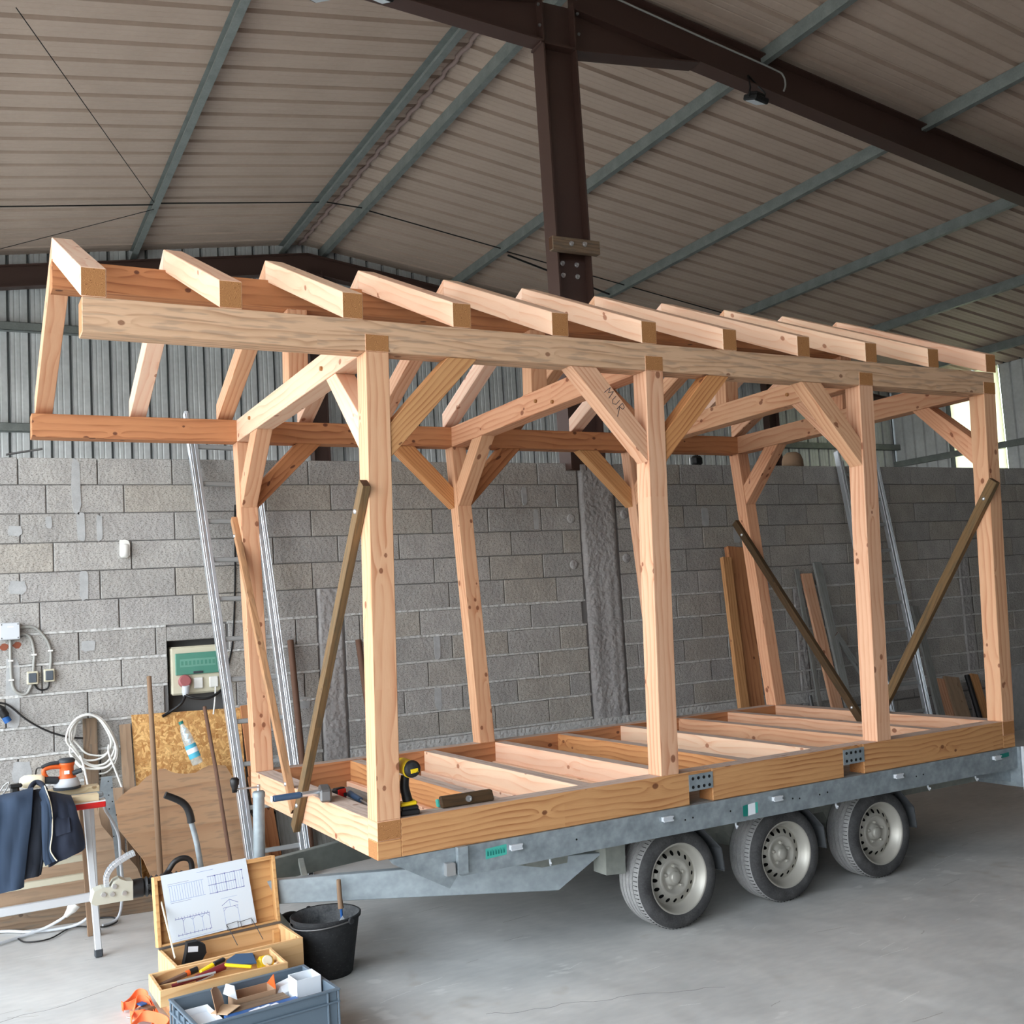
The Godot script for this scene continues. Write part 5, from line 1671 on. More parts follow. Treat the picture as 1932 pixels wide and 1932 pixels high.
	plank_thing("grey_strut", "short grey strut branching off the weathered rail", "plank", Vector3(5.93, 1.26, -3.27), Vector3(6.40, 0.62, -3.27), 0.06, 0.03, up, "grey_wood")
	plank_thing("grey_post", "narrow grey board upright left of the reddish plank", "plank", Vector3(5.66, 1.92, -3.45), Vector3(5.60, 0.0, -3.15), 0.05, 0.02, up, "grey_wood")
	plank_thing("short_grey_rail", "short grey rail leaning right of the far ladder", "plank", Vector3(7.245, 1.465, -3.43), Vector3(7.08, 0.0, -3.02), 0.10, 0.03, up, "grey_wood")
	var oc := [[7.50, 7.37, 0.15, "fir", "leftmost of the short reddish offcuts by the right-hand post"], [7.70, 7.58, 0.22, "ply_dust", "wide middle offcut board by the right-hand post"], [8.06, 7.92, 0.11, "fir_orange", "rightmost narrow offcut board by the right-hand post"]]
	for q in oc:
		plank_thing("offcut_board", q[3 + 1], "offcut", Vector3(q[0], 0.68, -3.44), Vector3(q[1], 0.0, -3.16), q[2], 0.03, up, q[3], "fir_end", "short offcuts by the wall")
	b = MB.new()
	b.tube([Vector3(7.93, 0.68, -3.42), Vector3(7.80, 0.0, -3.14)], 0.028, 10)
	single("black_pipe", "black pipe between the offcut boards at the right", "pipe", b, M.black)
	b = MB.new()
	b.tube([Vector3(5.58, 0.69, -3.33), Vector3(5.64, 0.0, -3.28)], 0.02, 10)
	single("grey_pipe", "short grey pipe standing by the wall plinth behind the frame", "pipe", b, M.steel)

func trestles() -> void:
	var b := MB.new()
	var t := thing("trestle", "aluminium trestle with red top bar holding planks and the jacket", "trestle", Vector3(-1.25, 0, -1.95))
	for q in [[Vector3(-1.085, 0.765, -1.90), Vector3(-1.052, 0.03, -1.765)], [Vector3(-1.058, 0.765, -1.95), Vector3(-1.018, 0.03, -2.18)], [Vector3(-2.30, 0.765, -1.90), Vector3(-2.36, 0.03, -1.765)], [Vector3(-2.30, 0.765, -1.95), Vector3(-2.36, 0.03, -2.18)]]:
		b = MB.new()
		b.bar(q[0], q[1], 0.034, 0.034, Vector3.BACK, 0.003)
		var l := part(t, "leg", b, M.trestle)
		b = MB.new()
		b.bar(q[1] + Vector3(0, 0.012, 0), q[1] - Vector3(0, 0.028, 0), 0.042, 0.042, Vector3.BACK, 0.006)
		var o := part(l, "foot_cap", b, M.dark_plastic); o.position = Vector3.ZERO
	b = MB.new()
	b.bar(Vector3(-2.35, 0.305, -1.815), Vector3(-1.065, 0.308, -1.815), 0.025, 0.045, Vector3.UP, 0.003)
	part(t, "cross_rail", b, M.trestle)
	b = MB.new()
	b.bar(Vector3(-2.45, 0.785, -1.92), Vector3(-0.985, 0.780, -1.92), 0.10, 0.030, Vector3.UP, 0.004)
	part(t, "top_bar", b, M.red)
	b = MB.new()
	b.bar(Vector3(-2.45, 0.803, -1.92), Vector3(-0.985, 0.799, -1.92), 0.09, 0.008, Vector3.UP, 0.001)
	part(t, "top_pad", b, M.white_plastic)
	t = thing("rear_trestle", "beige slatted trestle standing behind the aluminium one", "trestle", Vector3(-1.25, 0, -2.25))
	for x in [-1.055, -2.3]:
		b = MB.new()
		b.bar(Vector3(x - 0.02, 0.76, -2.24), Vector3(x + 0.01, 0.0, -2.21), 0.040, 0.030, Vector3.BACK, 0.003)
		part(t, "leg", b, M.cork)
	for y in [0.33, 0.435]:
		b = MB.new()
		b.bar(Vector3(-2.3, y, -2.235), Vector3(-1.07, y + 0.005, -2.235), 0.03, 0.035, Vector3.UP, 0.003)
		part(t, "rail", b, M.cream)
	b = MB.new()
	b.bar(Vector3(-2.35, 0.775, -2.25), Vector3(-1.02, 0.775, -2.25), 0.09, 0.03, Vector3.UP, 0.003)
	part(t, "top_bar", b, M.cork)
	# planks across the top
	plank_thing("thick_plank", "thick pale plank lying foremost across the trestle", "plank", Vector3(-2.5, 0.824, -1.88), Vector3(-1.02, 0.822, -1.91), 0.075, 0.036, Vector3.UP, "plank_pale", "old_end")
	b = MB.new()
	b.bar(Vector3(-2.5, 0.818, -2.00), Vector3(-0.985, 0.818, -2.02), 0.05, 0.026, Vector3.UP, 0.004)
	single("metal_profile", "grey metal profile lying between the planks on the trestle", "profile", b, M.galv)
	plank_thing("thin_plank", "thin pale plank with brown edge under the sander", "plank", Vector3(-2.5, 0.832, -2.11), Vector3(-0.995, 0.832, -2.13), 0.09, 0.052, Vector3.UP, "plank_pale", "fir_end")
	# random orbit sander
	t = thing("sander", "orange and black orbital sander with cream dust bag on the trestle planks", "sander", Vector3(-1.165, 0.86, -2.09))
	var c := Vector3(-1.165, 0.860, -2.09)
	b = MB.new()
	b.lathe([Vector2(0, 0.0), Vector2(0.072, 0.0), Vector2(0.075, 0.012), Vector2(0.060, 0.016), Vector2(0, 0.016)], Transform3D(Basis(), c), 28)
	part(t, "sanding_pad", b, M.dark_plastic)
	b = MB.new()
	b.lathe([Vector2(0.066, 0.014), Vector2(0.070, 0.022), Vector2(0.056, 0.058), Vector2(0.045, 0.062)], Transform3D(Basis(), c), 28, true)
	part(t, "skirt", b, M.lightgrey)
	b = MB.new()
	b.lathe([Vector2(0.048, 0.058), Vector2(0.050, 0.066), Vector2(0.038, 0.076), Vector2(0.037, 0.125), Vector2(0.043, 0.135), Vector2(0.043, 0.150), Vector2(0, 0.15)], Transform3D(Basis(), c), 24, true)
	part(t, "motor_housing", b, M.orange)
	b = MB.new()
	b.lathe([Vector2(0.045, 0.148), Vector2(0.047, 0.158), Vector2(0.036, 0.170), Vector2(0, 0.172)], Transform3D(Basis(), c), 24, true)
	part(t, "top_grip", b, M.dark_plastic)
	b = MB.new()
	b.tube(smooth_path([c + Vector3(-0.03, 0.128, 0.01), c + Vector3(-0.085, 0.132, 0.02), c + Vector3(-0.118, 0.122, 0.025), c + Vector3(-0.115, 0.09, 0.025), c + Vector3(-0.09, 0.066, 0.02), c + Vector3(-0.03, 0.062, 0.01)], 5), 0.013, 10)
	part(t, "handle", b, M.orange)
	b = MB.new()
	b.tube(smooth_path([c + Vector3(-0.03, 0.152, 0.01), c + Vector3(-0.09, 0.15, 0.02), c + Vector3(-0.13, 0.136, 0.025)], 4), 0.011, 8)
	part(t, "handle_pad", b, M.dark_plastic)
	b = MB.new()
	b.tube(smooth_path([c + Vector3(-0.13, 0.136, 0.025), c + Vector3(-0.155, 0.128, 0.0), c + Vector3(-0.16, 0.06, -0.05)], 5), 0.004, 6)
	part(t, "power_cord", b, M.black)
	b = MB.new()
	b.tube([c + Vector3(0.03, 0.085, 0.02), c + Vector3(0.075, 0.098, 0.03)], 0.014, 10)
	part(t, "side_grip", b, M.dark_plastic)
	b = MB.new()
	b.tube([c + Vector3(-0.05, 0.055, 0.02), c + Vector3(-0.13, 0.068, 0.03)], 0.021, 14)
	part(t, "dust_port", b, M.dark_plastic)
	b = MB.new()
	b.lathe([Vector2(0, 0.0), Vector2(0.028, 0.0), Vector2(0.035, 0.02), Vector2(0.037, 0.07), Vector2(0.034, 0.105), Vector2(0.02, 0.125), Vector2(0, 0.128)], Transform3D(Basis(Vector3.BACK, PI / 2 - 0.06), c + Vector3(-0.118, 0.064, 0.03)), 20, true)
	part(t, "dust_bag", b, M.coat)
	b = MB.new()
	b.bb(c + Vector3(-0.015, 0.085, 0.034), c + Vector3(0.012, 0.105, 0.041), 0.002)
	part(t, "name_plate", b, M.paper)
	# clamp standing on the planks
	t = thing("bar_clamp", "black clamp grip standing on the planks at the far left", "clamp", Vector3(-1.43, 0.85, -1.98))
	b = MB.new()
	b.box(Vector3(-1.435, 0.885, -1.99), Vector3(0.045, 0.075, 0.045), 0.01)
	b.box(Vector3(-1.43, 0.925, -1.98), Vector3(0.065, 0.02, 0.05), 0.008)
	part(t, "grip", b, M.black)
	b = MB.new()
	b.tube(smooth_path([Vector3(-1.52, 0.87, -2.05), Vector3(-1.49, 0.92, -2.05), Vector3(-1.46, 0.94, -2.04), Vector3(-1.50, 0.88, -2.0), Vector3(-1.6, 0.86, -2.0)], 4), 0.004, 5)
	single("loose_cable", "thin loose cord on the planks at the left edge", "cord", b, M.alu_dull)
	# jacket hung over the trestle
	t = thing("work_jacket", "dark navy work jacket hung over the trestle", "jacket", Vector3(-1.3, 0.42, -1.75))
	var nz := noise(31, 1.0, 2)
	var panel := func(left: Array, right: Array, zf: float, dep: float, sd: int) -> Array:
		# left / right: [y, x] pairs from the top down
		var g := []
		for r in left.size():
			var row := []
			for k in 13:
				var u := k / 12.0
				var xx := lerpf(left[r][1], right[r][1], u)
				var yy := lerpf(left[r][0], right[r][0], u)
				var z := zf + dep * (0.6 * sin(u * 9.0 + sd) + 0.4 * sin(u * 17.0 + sd * 2.0 + r * 0.5)) * smoothstep(0.0, 3.0, float(r)) + 0.02 * nz.get_noise_2d(xx * 9.0, yy * 6.0)
				if r == 0: z -= 0.13
				if r == 1: z -= 0.06
				row.append(Vector3(xx, yy, z))
			g.append(row)
		return g
	b = MB.new()
	b.sheet(panel.call([[0.862, -1.62], [0.885, -1.62], [0.86, -1.62], [0.80, -1.62], [0.72, -1.62], [0.64, -1.62], [0.56, -1.62], [0.48, -1.61], [0.41, -1.60]], [[0.885, -1.345], [0.918, -1.352], [0.89, -1.362], [0.82, -1.368], [0.74, -1.378], [0.66, -1.390], [0.57, -1.402], [0.49, -1.412], [0.435, -1.418]], -1.730, 0.016, 1), 0.012)
	part(t, "left_front", b, M.navy2)
	b = MB.new()
	b.sheet(panel.call([[0.88, -1.372], [0.90, -1.378], [0.85, -1.385], [0.78, -1.390], [0.70, -1.40], [0.62, -1.41], [0.54, -1.41], [0.468, -1.408]], [[0.88, -1.285], [0.905, -1.29], [0.86, -1.292], [0.79, -1.295], [0.70, -1.300], [0.62, -1.305], [0.55, -1.31], [0.478, -1.325]], -1.752, 0.010, 3), 0.012)
	part(t, "sleeve", b, M.navy_in)
	b = MB.new()
	b.sheet(panel.call([[0.86, -1.325], [0.895, -1.318], [0.83, -1.312], [0.76, -1.312], [0.68, -1.313], [0.62, -1.312], [0.56, -1.312], [0.525, -1.305]], [[0.88, -1.30], [0.93, -1.295], [0.85, -1.278], [0.77, -1.270], [0.68, -1.273], [0.61, -1.283], [0.57, -1.268], [0.545, -1.252]], -1.726, 0.004, 5), 0.010)
	part(t, "front_placket", b, M.navy2)
	b = MB.new()
	b.tube(smooth_path([Vector3(-1.298, 0.932, -1.78), Vector3(-1.276, 0.85, -1.718), Vector3(-1.268, 0.77, -1.716), Vector3(-1.271, 0.68, -1.716), Vector3(-1.281, 0.61, -1.716), Vector3(-1.266, 0.57, -1.716), Vector3(-1.250, 0.545, -1.716)], 4), 0.0035, 6)
	part(t, "piping", b, M.cream_cloth)
	b = MB.new()
	b.sheet(panel.call([[0.87, -1.29], [0.892, -1.29], [0.83, -1.285], [0.76, -1.285], [0.69, -1.285], [0.62, -1.29], [0.56, -1.295], [0.515, -1.29]], [[0.83, -1.178], [0.848, -1.172], [0.80, -1.155], [0.74, -1.142], [0.68, -1.128], [0.63, -1.118], [0.60, -1.110], [0.582, -1.106]], -1.742, 0.014, 2), 0.014)
	part(t, "right_front", b, M.navy)
	b = MB.new()
	b.sheet(panel.call([[0.79, -1.255], [0.785, -1.255], [0.75, -1.255], [0.70, -1.255], [0.67, -1.25]], [[0.79, -1.185], [0.785, -1.185], [0.75, -1.183], [0.70, -1.18], [0.685, -1.18]], -1.722, 0.003, 4), 0.006)
	part(t, "pocket", b, M.navy)
	b = MB.new()
	b.tube(smooth_path([Vector3(-1.375, 0.90, -1.80), Vector3(-1.36, 0.93, -1.84), Vector3(-1.335, 0.945, -1.87), Vector3(-1.31, 0.935, -1.84), Vector3(-1.295, 0.91, -1.79)], 4), 0.014, 8)
	part(t, "collar", b, M.navy)

func floor_things() -> void:
	# extension lead and cables on the floor
	var b := MB.new()
	var t := thing("extension_lead", "pale grey extension lead with white plug under the trestle", "extension lead", Vector3(-1.2, 0, -2.5))
	b.tube(smooth_path([Vector3(-1.75, 0.012, -2.20), Vector3(-1.512, 0.012, -2.36), Vector3(-1.39, 0.012, -2.43), Vector3(-1.28, 0.03, -2.44), Vector3(-1.20, 0.07, -2.40), Vector3(-1.165, 0.10, -2.36)], 5), 0.009, 7)
	part(t, "cable", b, M.lightgrey)
	b = MB.new()
	b.lathe([Vector2(0, 0.0), Vector2(0.012, 0.0), Vector2(0.022, 0.035), Vector2(0.030, 0.05), Vector2(0.032, 0.085), Vector2(0, 0.088)], Transform3D(Basis(Vector3.BACK, -0.75), Vector3(-1.17, 0.095, -2.36)), 14)
	part(t, "plug", b, M.white_plastic)
	b = MB.new()
	b.tube(smooth_path([Vector3(-1.8, 0.012, -2.70), Vector3(-1.50, 0.012, -2.62), Vector3(-1.36, 0.012, -2.50), Vector3(-1.22, 0.014, -2.44), Vector3(-1.10, 0.03, -2.40), Vector3(-1.02, 0.09, -2.36), Vector3(-0.98, 0.17, -2.33)], 5), 0.009, 7)
	single("grey_cable", "thick grey cable lying on the floor towards the trestle leg", "cable", b, M.lightgrey)
	b = MB.new()
	b.tube(smooth_path([Vector3(-1.42, 0.008, -2.42), Vector3(-1.38, 0.008, -2.30), Vector3(-1.26, 0.008, -2.28), Vector3(-1.13, 0.008, -2.44), Vector3(-1.02, 0.008, -2.36), Vector3(-0.95, 0.008, -2.32), Vector3(-0.884, 0.008, -2.39), Vector3(-0.90, 0.008, -2.50), Vector3(-1.0, 0.008, -2.56)], 5), 0.0045, 6)
	single("black_floor_cable", "thin black cable curling on the floor round the trestle feet", "cable", b, M.black)
	b = MB.new()
	b.tube(smooth_path([Vector3(-0.98, 0.79, -2.02), Vector3(-0.955, 0.70, -2.2), Vector3(-0.905, 0.61, -2.35), Vector3(-0.862, 0.50, -2.4), Vector3(-0.855, 0.34, -2.4), Vector3(-0.85, 0.16, -2.4), Vector3(-0.88, 0.03, -2.38), Vector3(-0.97, 0.012, -2.34)], 5), 0.0085, 7)
	single("hanging_cable", "light grey cable hanging from the trestle top to the floor", "cable", b, M.lightgrey)
	# mason's bucket
	var c := Vector3(-0.105, 0.0, -0.74)
	t = thing("bucket", "black dusty builder's bucket with wire handle beside the toolbox", "bucket", c)
	b = MB.new()
	b.lathe([Vector2(0.0, 0.0), Vector2(0.118, 0.0), Vector2(0.122, 0.006), Vector2(0.163, 0.262), Vector2(0.172, 0.266), Vector2(0.174, 0.280), Vector2(0.168, 0.284), Vector2(0.163, 0.280)], Transform3D(Basis(), c), 40)
	part(t, "shell", b, M.bucket)
	b = MB.new()
	b.lathe([Vector2(0.163, 0.281), Vector2(0.158, 0.262), Vector2(0.118, 0.02), Vector2(0, 0.018)], Transform3D(Basis(), c), 40)
	part(t, "inside", b, M.bucket_in)
	b = MB.new()
	var hp := []
	for i in 25:
		var a := PI * i / 24.0
		var q := Vector3(cos(a) * 0.174, 0, sin(a) * 0.20)
		# wire laid over to the left front
		hp.append(c + Vector3(0.02, 0.272, 0.0) + Basis(Vector3.UP, -1.25) * (Basis(Vector3.RIGHT, 0.10) * Vector3(q.x, 0, q.z)))
	b.tube(hp, 0.0035, 6)
	part(t, "wire_handle", b, M.steel)
	for s in [-1, 1]:
		b = MB.new()
		ydisc(b, c + Vector3(0.02, 0.272, 0) + Basis(Vector3.UP, -1.25) * Vector3(0.172 * s, 0, 0), 0.016, 0.012, Basis(Vector3.UP, -1.25) * Vector3(s, 0, 0), 10)
		part(t, "handle_lug", b, M.bucket)
	t = thing("trowel", "trowel with pale blade and wooden handle standing in the bucket", "trowel", c + Vector3(0.06, 0.1, 0))
	b = MB.new()
	b.tube([Vector3(-0.028, 0.43, -0.75), Vector3(-0.026, 0.34, -0.75), Vector3(-0.022, 0.29, -0.75)], 0.011, 10, true, 0.014)
	part(t, "handle", b, M.cork)
	b = MB.new()
	b.tube([Vector3(-0.022, 0.30, -0.75), Vector3(-0.018, 0.22, -0.75)], 0.007, 8)
	part(t, "tang", b, M.blue)
	b = MB.new()
	b.extrude(pv([-0.018, 0.255, -0.045, 0.22, -0.075, 0.08, -0.030, 0.06, 0.020, 0.10, 0.0, 0.22]), Transform3D(Basis(), Vector3(0, 0, -0.745)), 0.0, 0.003)
	part(t, "blade", b, M.lightgrey)
	# orange lashing strap in a heap
	t = thing("lashing_strap", "heap of orange ratchet lashing strap on the floor by the crate", "strap", Vector3(-0.98, 0, -0.70))
	var paths := [[Vector3(-1.045, 0.030, -0.80), Vector3(-0.99, 0.042, -0.85), Vector3(-0.93, 0.055, -0.86), Vector3(-0.89, 0.045, -0.80), Vector3(-0.885, 0.04, -0.72)], [Vector3(-1.045, 0.028, -0.83), Vector3(-1.0, 0.032, -0.80), Vector3(-0.94, 0.045, -0.78), Vector3(-0.89, 0.05, -0.74), Vector3(-0.87, 0.035, -0.66), Vector3(-0.90, 0.03, -0.60)], [Vector3(-1.03, 0.03, -0.60), Vector3(-1.0, 0.06, -0.68), Vector3(-0.96, 0.075, -0.71), Vector3(-0.91, 0.06, -0.68), Vector3(-0.885, 0.035, -0.62), Vector3(-0.92, 0.02, -0.55)], [Vector3(-1.06, 0.02, -0.52), Vector3(-0.99, 0.05, -0.56), Vector3(-0.93, 0.055, -0.53), Vector3(-0.90, 0.03, -0.46), Vector3(-0.94, 0.02, -0.38)], [Vector3(-1.02, 0.03, -0.68), Vector3(-0.985, 0.045, -0.62), Vector3(-0.95, 0.045, -0.60), Vector3(-0.92, 0.03, -0.64)]]
	for p in paths:
		b = MB.new()
		var pq := []
		for q in p: pq.append(Vector3(-1.06 + (q.x + 1.06) * 0.72 if q.z < -0.49 else q.x, q.y, q.z))
		var sp := smooth_path(pq, 6)
		var g := []
		for i in sp.size():
			var d: Vector3 = (sp[mini(i + 1, sp.size() - 1)] - sp[maxi(i - 1, 0)]).normalized()
			var up := Vector3.UP.rotated(d, 0.5 * sin(i * 0.35))
			g.append([sp[i] - up * 0.022, sp[i], sp[i] + up * 0.022])
		b.sheet(g, 0.003)
		part(t, "webbing", b, M.strap)
	b = MB.new()
	b.box(Vector3(-0.965, 0.045, -0.645), Vector3(0.05, 0.035, 0.07), 0.008, Basis(Vector3.UP, 0.5))
	part(t, "ratchet", b, M.rust)
	b = MB.new()
	b.box(Vector3(-0.985, 0.072, -0.665), Vector3(0.03, 0.006, 0.04), 0.001, Basis(Vector3.UP, 0.4))
	part(t, "care_tag", b, M.blue)
	b = MB.new()
	b.tube(smooth_path([Vector3(-1.04, 0.008, -0.73), Vector3(-1.01, 0.008, -0.69), Vector3(-0.98, 0.010, -0.72), Vector3(-1.0, 0.012, -0.76)], 4), 0.004, 6)
	part(t, "hook", b, M.zinc)

func plan_tex() -> ImageTexture:
	# workshop drawing: two plans above, two elevations below, in thin blue line
	var w := 840
	var h := 590
	var img := Image.create(w, h, false, Image.FORMAT_RGB8)
	img.fill(Color(0.84, 0.88, 0.91))
	var ink := Color(0.26, 0.30, 0.60)
	var pale := Color(0.50, 0.60, 0.80)
	var seg := func(x0: float, y0: float, x1: float, y1: float, c: Color, th: int):
		var n := int(maxf(absf(x1 - x0), absf(y1 - y0))) + 1
		for i in n + 1:
			var f := float(i) / n
			img.fill_rect(Rect2i(int(lerpf(x0, x1, f)), int(lerpf(y0, y1, f)), th + 1, th + 1), c)
	seg.call(340, 36, 500, 36, pale, 2)
	for i in 14: seg.call(60 + i * 24, 110, 60 + i * 24, 235, pale, 2)
	for y in [105, 240]: seg.call(50, y, 390, y, pale, 2)
	seg.call(50, 90, 250, 90, ink, 1); seg.call(55, 255, 250, 255, ink, 1)
	for i in 15: seg.call(440 + i * 24, 95, 440 + i * 24, 245, pale, 1)
	for y in [92, 170, 245]: seg.call(432, y, 700 if y == 170 else 780, y, ink, 3)
	for x in [505, 605, 700, 775]: seg.call(x, 92, x, 245, ink, 2)
	for x in [505, 605, 700, 775]:
		for y in [90, 168, 242]: img.fill_rect(Rect2i(x - 4, y, 10, 8), ink)
	seg.call(70, 400, 400, 400, ink, 3)
	for i in 12: seg.call(75 + i * 28, 385, 75 + i * 28, 400, ink, 2)
	for x in [140, 235, 325, 395]: seg.call(x, 400, x, 540, ink if x == 140 or x == 395 else pale, 2)
	for x in [140, 235, 325]: seg.call(x, 430, x + 30, 402, ink, 1)
	for x in [235, 325, 395]: seg.call(x, 430, x - 30, 402, ink, 1)
	seg.call(75, 540, 400, 540, ink, 2)
	for i in 9: seg.call(80 + i * 38, 530, 80 + i * 38, 548, ink, 2)
	seg.call(530, 372, 610, 330, ink, 2); seg.call(610, 330, 690, 372, ink, 2); seg.call(535, 395, 685, 395, ink, 2)
	seg.call(540, 395, 540, 540, pale, 2); seg.call(680, 395, 680, 540, pale, 2)
	seg.call(540, 425, 570, 397, ink, 1); seg.call(680, 425, 650, 397, ink, 1); seg.call(610, 330, 610, 395, pale, 2)
	seg.call(530, 310, 690, 310, pale, 1)
	seg.call(40, 575, 500, 575, pale, 1)
	return ImageTexture.create_from_image(img)

func toolbox_and_crate() -> void:
	# --- toolbox
	var bs := Basis(Vector3.UP, 0.081)
	var xf := Transform3D(bs, Vector3(-0.889, 0.0, -0.808))       # x along the box, z to the front
	var W := 0.59
	var D := 0.31
	var H := 0.25
	var t := thing("toolbox", "open wooden carpenter's toolbox with lid raised behind the crate", "toolbox", xf * Vector3(W / 2, 0, D / 2))
	var b := MB.new()
	var bx := func(mb: MB, a: Vector3, c: Vector3, bev := 0.002):
		mb.box(xf * ((a + c) * 0.5), (c - a).abs(), bev, bs, ro())
	for q in [["back_board", Vector3(0, 0, 0), Vector3(W, H, 0.014)], ["front_board", Vector3(0, 0, D - 0.014), Vector3(W, H, D)], ["side_board", Vector3(0, 0, 0.0145), Vector3(0.016, H, D - 0.0145)], ["side_board", Vector3(W - 0.016, 0, 0.0145), Vector3(W, H, D - 0.0145)], ["bottom_board", Vector3(0.0165, 0.0, 0.0145), Vector3(W - 0.0165, 0.01, D - 0.0145)]]:
		b = MB.new()
		bx.call(b, q[1], q[2])
		part(t, q[0], b, M.box_wood_in if q[0] != "bottom_board" else M.box_wood)
	b = MB.new()
	bx.call(b, Vector3(W - 0.05, H - 0.10, 0.0148), Vector3(W - 0.0165, H - 0.02, 0.04))
	part(t, "corner_block", b, M.box_wood)
	b = MB.new()
	bx.call(b, Vector3(0.0, H + 0.001, -0.004), Vector3(W, H + 0.010, 0.020), 0.001)
	part(t, "piano_hinge", b, M.steel)
	# lid, leaning a little back
	var lx := Transform3D(bs * Basis(Vector3.RIGHT, -0.16), xf * Vector3(0, H + 0.006, 0.004))
	var LH := 0.315
	var lb := func(mb: MB, a: Vector3, c: Vector3):
		mb.box(lx * ((a + c) * 0.5), (c - a).abs(), 0.002, lx.basis, ro())
	b = MB.new()
	lb.call(b, Vector3(0.0, 0.0, -0.048), Vector3(W, LH, -0.040))
	var ld := part(t, "lid", b, M.box_wood)
	for q in [[Vector3(0, 0, -0.0395), Vector3(0.018, LH, 0.005)], [Vector3(W - 0.018, 0, -0.0395), Vector3(W, LH, 0.005)], [Vector3(0.0185, LH - 0.018, -0.0395), Vector3(W - 0.0185, LH, 0.005)], [Vector3(0.0185, 0.0, -0.0395), Vector3(W - 0.0185, 0.012, 0.003)]]:
		b = MB.new()
		lb.call(b, q[0], q[1])
		var o := part(ld, "lid_rim", b, M.box_wood); o.position = Vector3.ZERO
	b = MB.new()
	b.bar(lx * Vector3(0.03, 0.20, -0.005), xf * Vector3(0.028, H + 0.004, 0.20), 0.010, 0.006, Vector3.RIGHT, 0.001)
	part(t, "lid_stay", b, M.cream_cloth)
	b = MB.new()
	bx.call(b, Vector3(-0.012, H - 0.10, D - 0.05), Vector3(0.0, H - 0.06, D - 0.02))
	part(t, "latch", b, M.steel)
	# drawing
	b = MB.new()
	var pm := mat(Color.WHITE, 0.8, 0.0, plan_tex())
	var p00 := lx * Vector3(0.058, 0.010, 0.010); var p10 := lx * Vector3(0.468, 0.020, 0.010)
	var p01 := lx * Vector3(0.030, 0.318, 0.012); var p11 := lx * Vector3(0.440, 0.328, 0.012)
	var nn := lx.basis.z * -0.0012
	var ctr := (p00 + p11) * 0.5 + nn * 5.0
	b.quad(p00, p10, p11, p01, ctr, Vector2(0, 1), Vector2(1, 1), Vector2(1, 0), Vector2(0, 0))
	b.quad(p00 + nn, p10 + nn, p11 + nn, p01 + nn, ctr - nn * 10.0, Vector2(0, 0), Vector2(0, 0), Vector2(0, 0), Vector2(0, 0))
	single("plan_sheet", "white sheet of building plans propped in the toolbox lid", "plan", b, pm)
	# spectacles on the hinge
	t = thing("spectacles", "thin dark framed spectacles resting on the toolbox hinge", "glasses", xf * Vector3(0.38, H + 0.02, 0.02))
	var gx := func(q: Array) -> Array:
		var o := []
		for a in q: o.append(xf * Vector3(a[0], a[1], a[2]))
		return o
	for k in 2:
		b = MB.new()
		var x0 := 0.318 + k * 0.068
		b.tube(gx.call([[x0, 0.300, 0.018], [x0 + 0.054, 0.306, 0.018], [x0 + 0.056, 0.276, 0.024], [x0 + 0.004, 0.272, 0.024], [x0, 0.300, 0.018]]), 0.0016, 5)
		part(t, "lens_frame", b, M.dark_plastic)
		b = MB.new()
		var xt := 0.318 if k == 0 else 0.442
		b.tube(gx.call([[xt, 0.300, 0.018], [xt + 0.012, 0.262, 0.06], [xt + 0.028, 0.215, 0.09]]), 0.0018, 5)
		part(t, "temple", b, M.dark_plastic)
	b = MB.new()
	b.tube(gx.call([[0.372, 0.298, 0.018], [0.379, 0.302, 0.018], [0.386, 0.300, 0.018]]), 0.0016, 5)
	part(t, "bridge", b, M.dark_plastic)
	# black tool in the box
	t = thing("black_hand_tool", "black hand tool with white label standing in the toolbox", "hand tool", xf * Vector3(0.12, 0.02, 0.10))
	b = MB.new()
	b.extrude(pv([0.06, 0.02, 0.14, 0.02, 0.165, 0.19, 0.19, 0.225, 0.185, 0.262, 0.15, 0.285, 0.105, 0.285, 0.098, 0.24, 0.085, 0.19]), xf, 0.085, 0.125)
	part(t, "body", b, M.black_matt)
	b = MB.new()
	b.extrude(pv([0.105, 0.245, 0.150, 0.238, 0.152, 0.262, 0.107, 0.270]), xf, 0.1252, 0.1262)
	part(t, "label", b, M.paper)
	b = MB.new()
	b.box(xf * Vector3(0.168, 0.195, 0.105), Vector3(0.014, 0.02, 0.014), 0.004, bs)
	part(t, "trigger", b, M.pink)
	# --- tray in front of it
	var ty := Transform3D(Basis(Vector3.UP, 0.03), Vector3(-0.978, 0.182, -0.482))
	t = thing("tool_tray", "shallow wooden tray of hand tools between toolbox and grey crate", "tray", Vector3(-0.7, 0.0, -0.36))
	var TW := 0.54
	var TD := 0.255
	var tx := func(mb: MB, a: Vector3, c: Vector3, bev := 0.002):
		mb.box(ty * ((a + c) * 0.5), (c - a).abs(), bev, ty.basis, ro())
	for q in [["side_wall", Vector3(0, 0, 0), Vector3(TW, 0.068, 0.012)], ["side_wall", Vector3(0, 0, TD - 0.012), Vector3(TW, 0.068, TD)], ["end_wall", Vector3(0, 0, 0.0125), Vector3(0.014, 0.066, TD - 0.0125)], ["end_wall", Vector3(TW - 0.014, 0, 0.0125), Vector3(TW, 0.066, TD - 0.0125)], ["divider", Vector3(0.0145, 0.008, 0.105), Vector3(TW - 0.0145, 0.045, 0.113)], ["divider", Vector3(TW - 0.07, 0.008, 0.114), Vector3(TW - 0.062, 0.05, TD - 0.0125)], ["bottom", Vector3(0.0145, 0.0, 0.0125), Vector3(TW - 0.0145, 0.007, TD - 0.0125)]]:
		b = MB.new()
		tx.call(b, q[1], q[2])
		part(t, q[0], b, M.box_wood_in if q[0] != "bottom" else M.box_wood)
	b = MB.new()
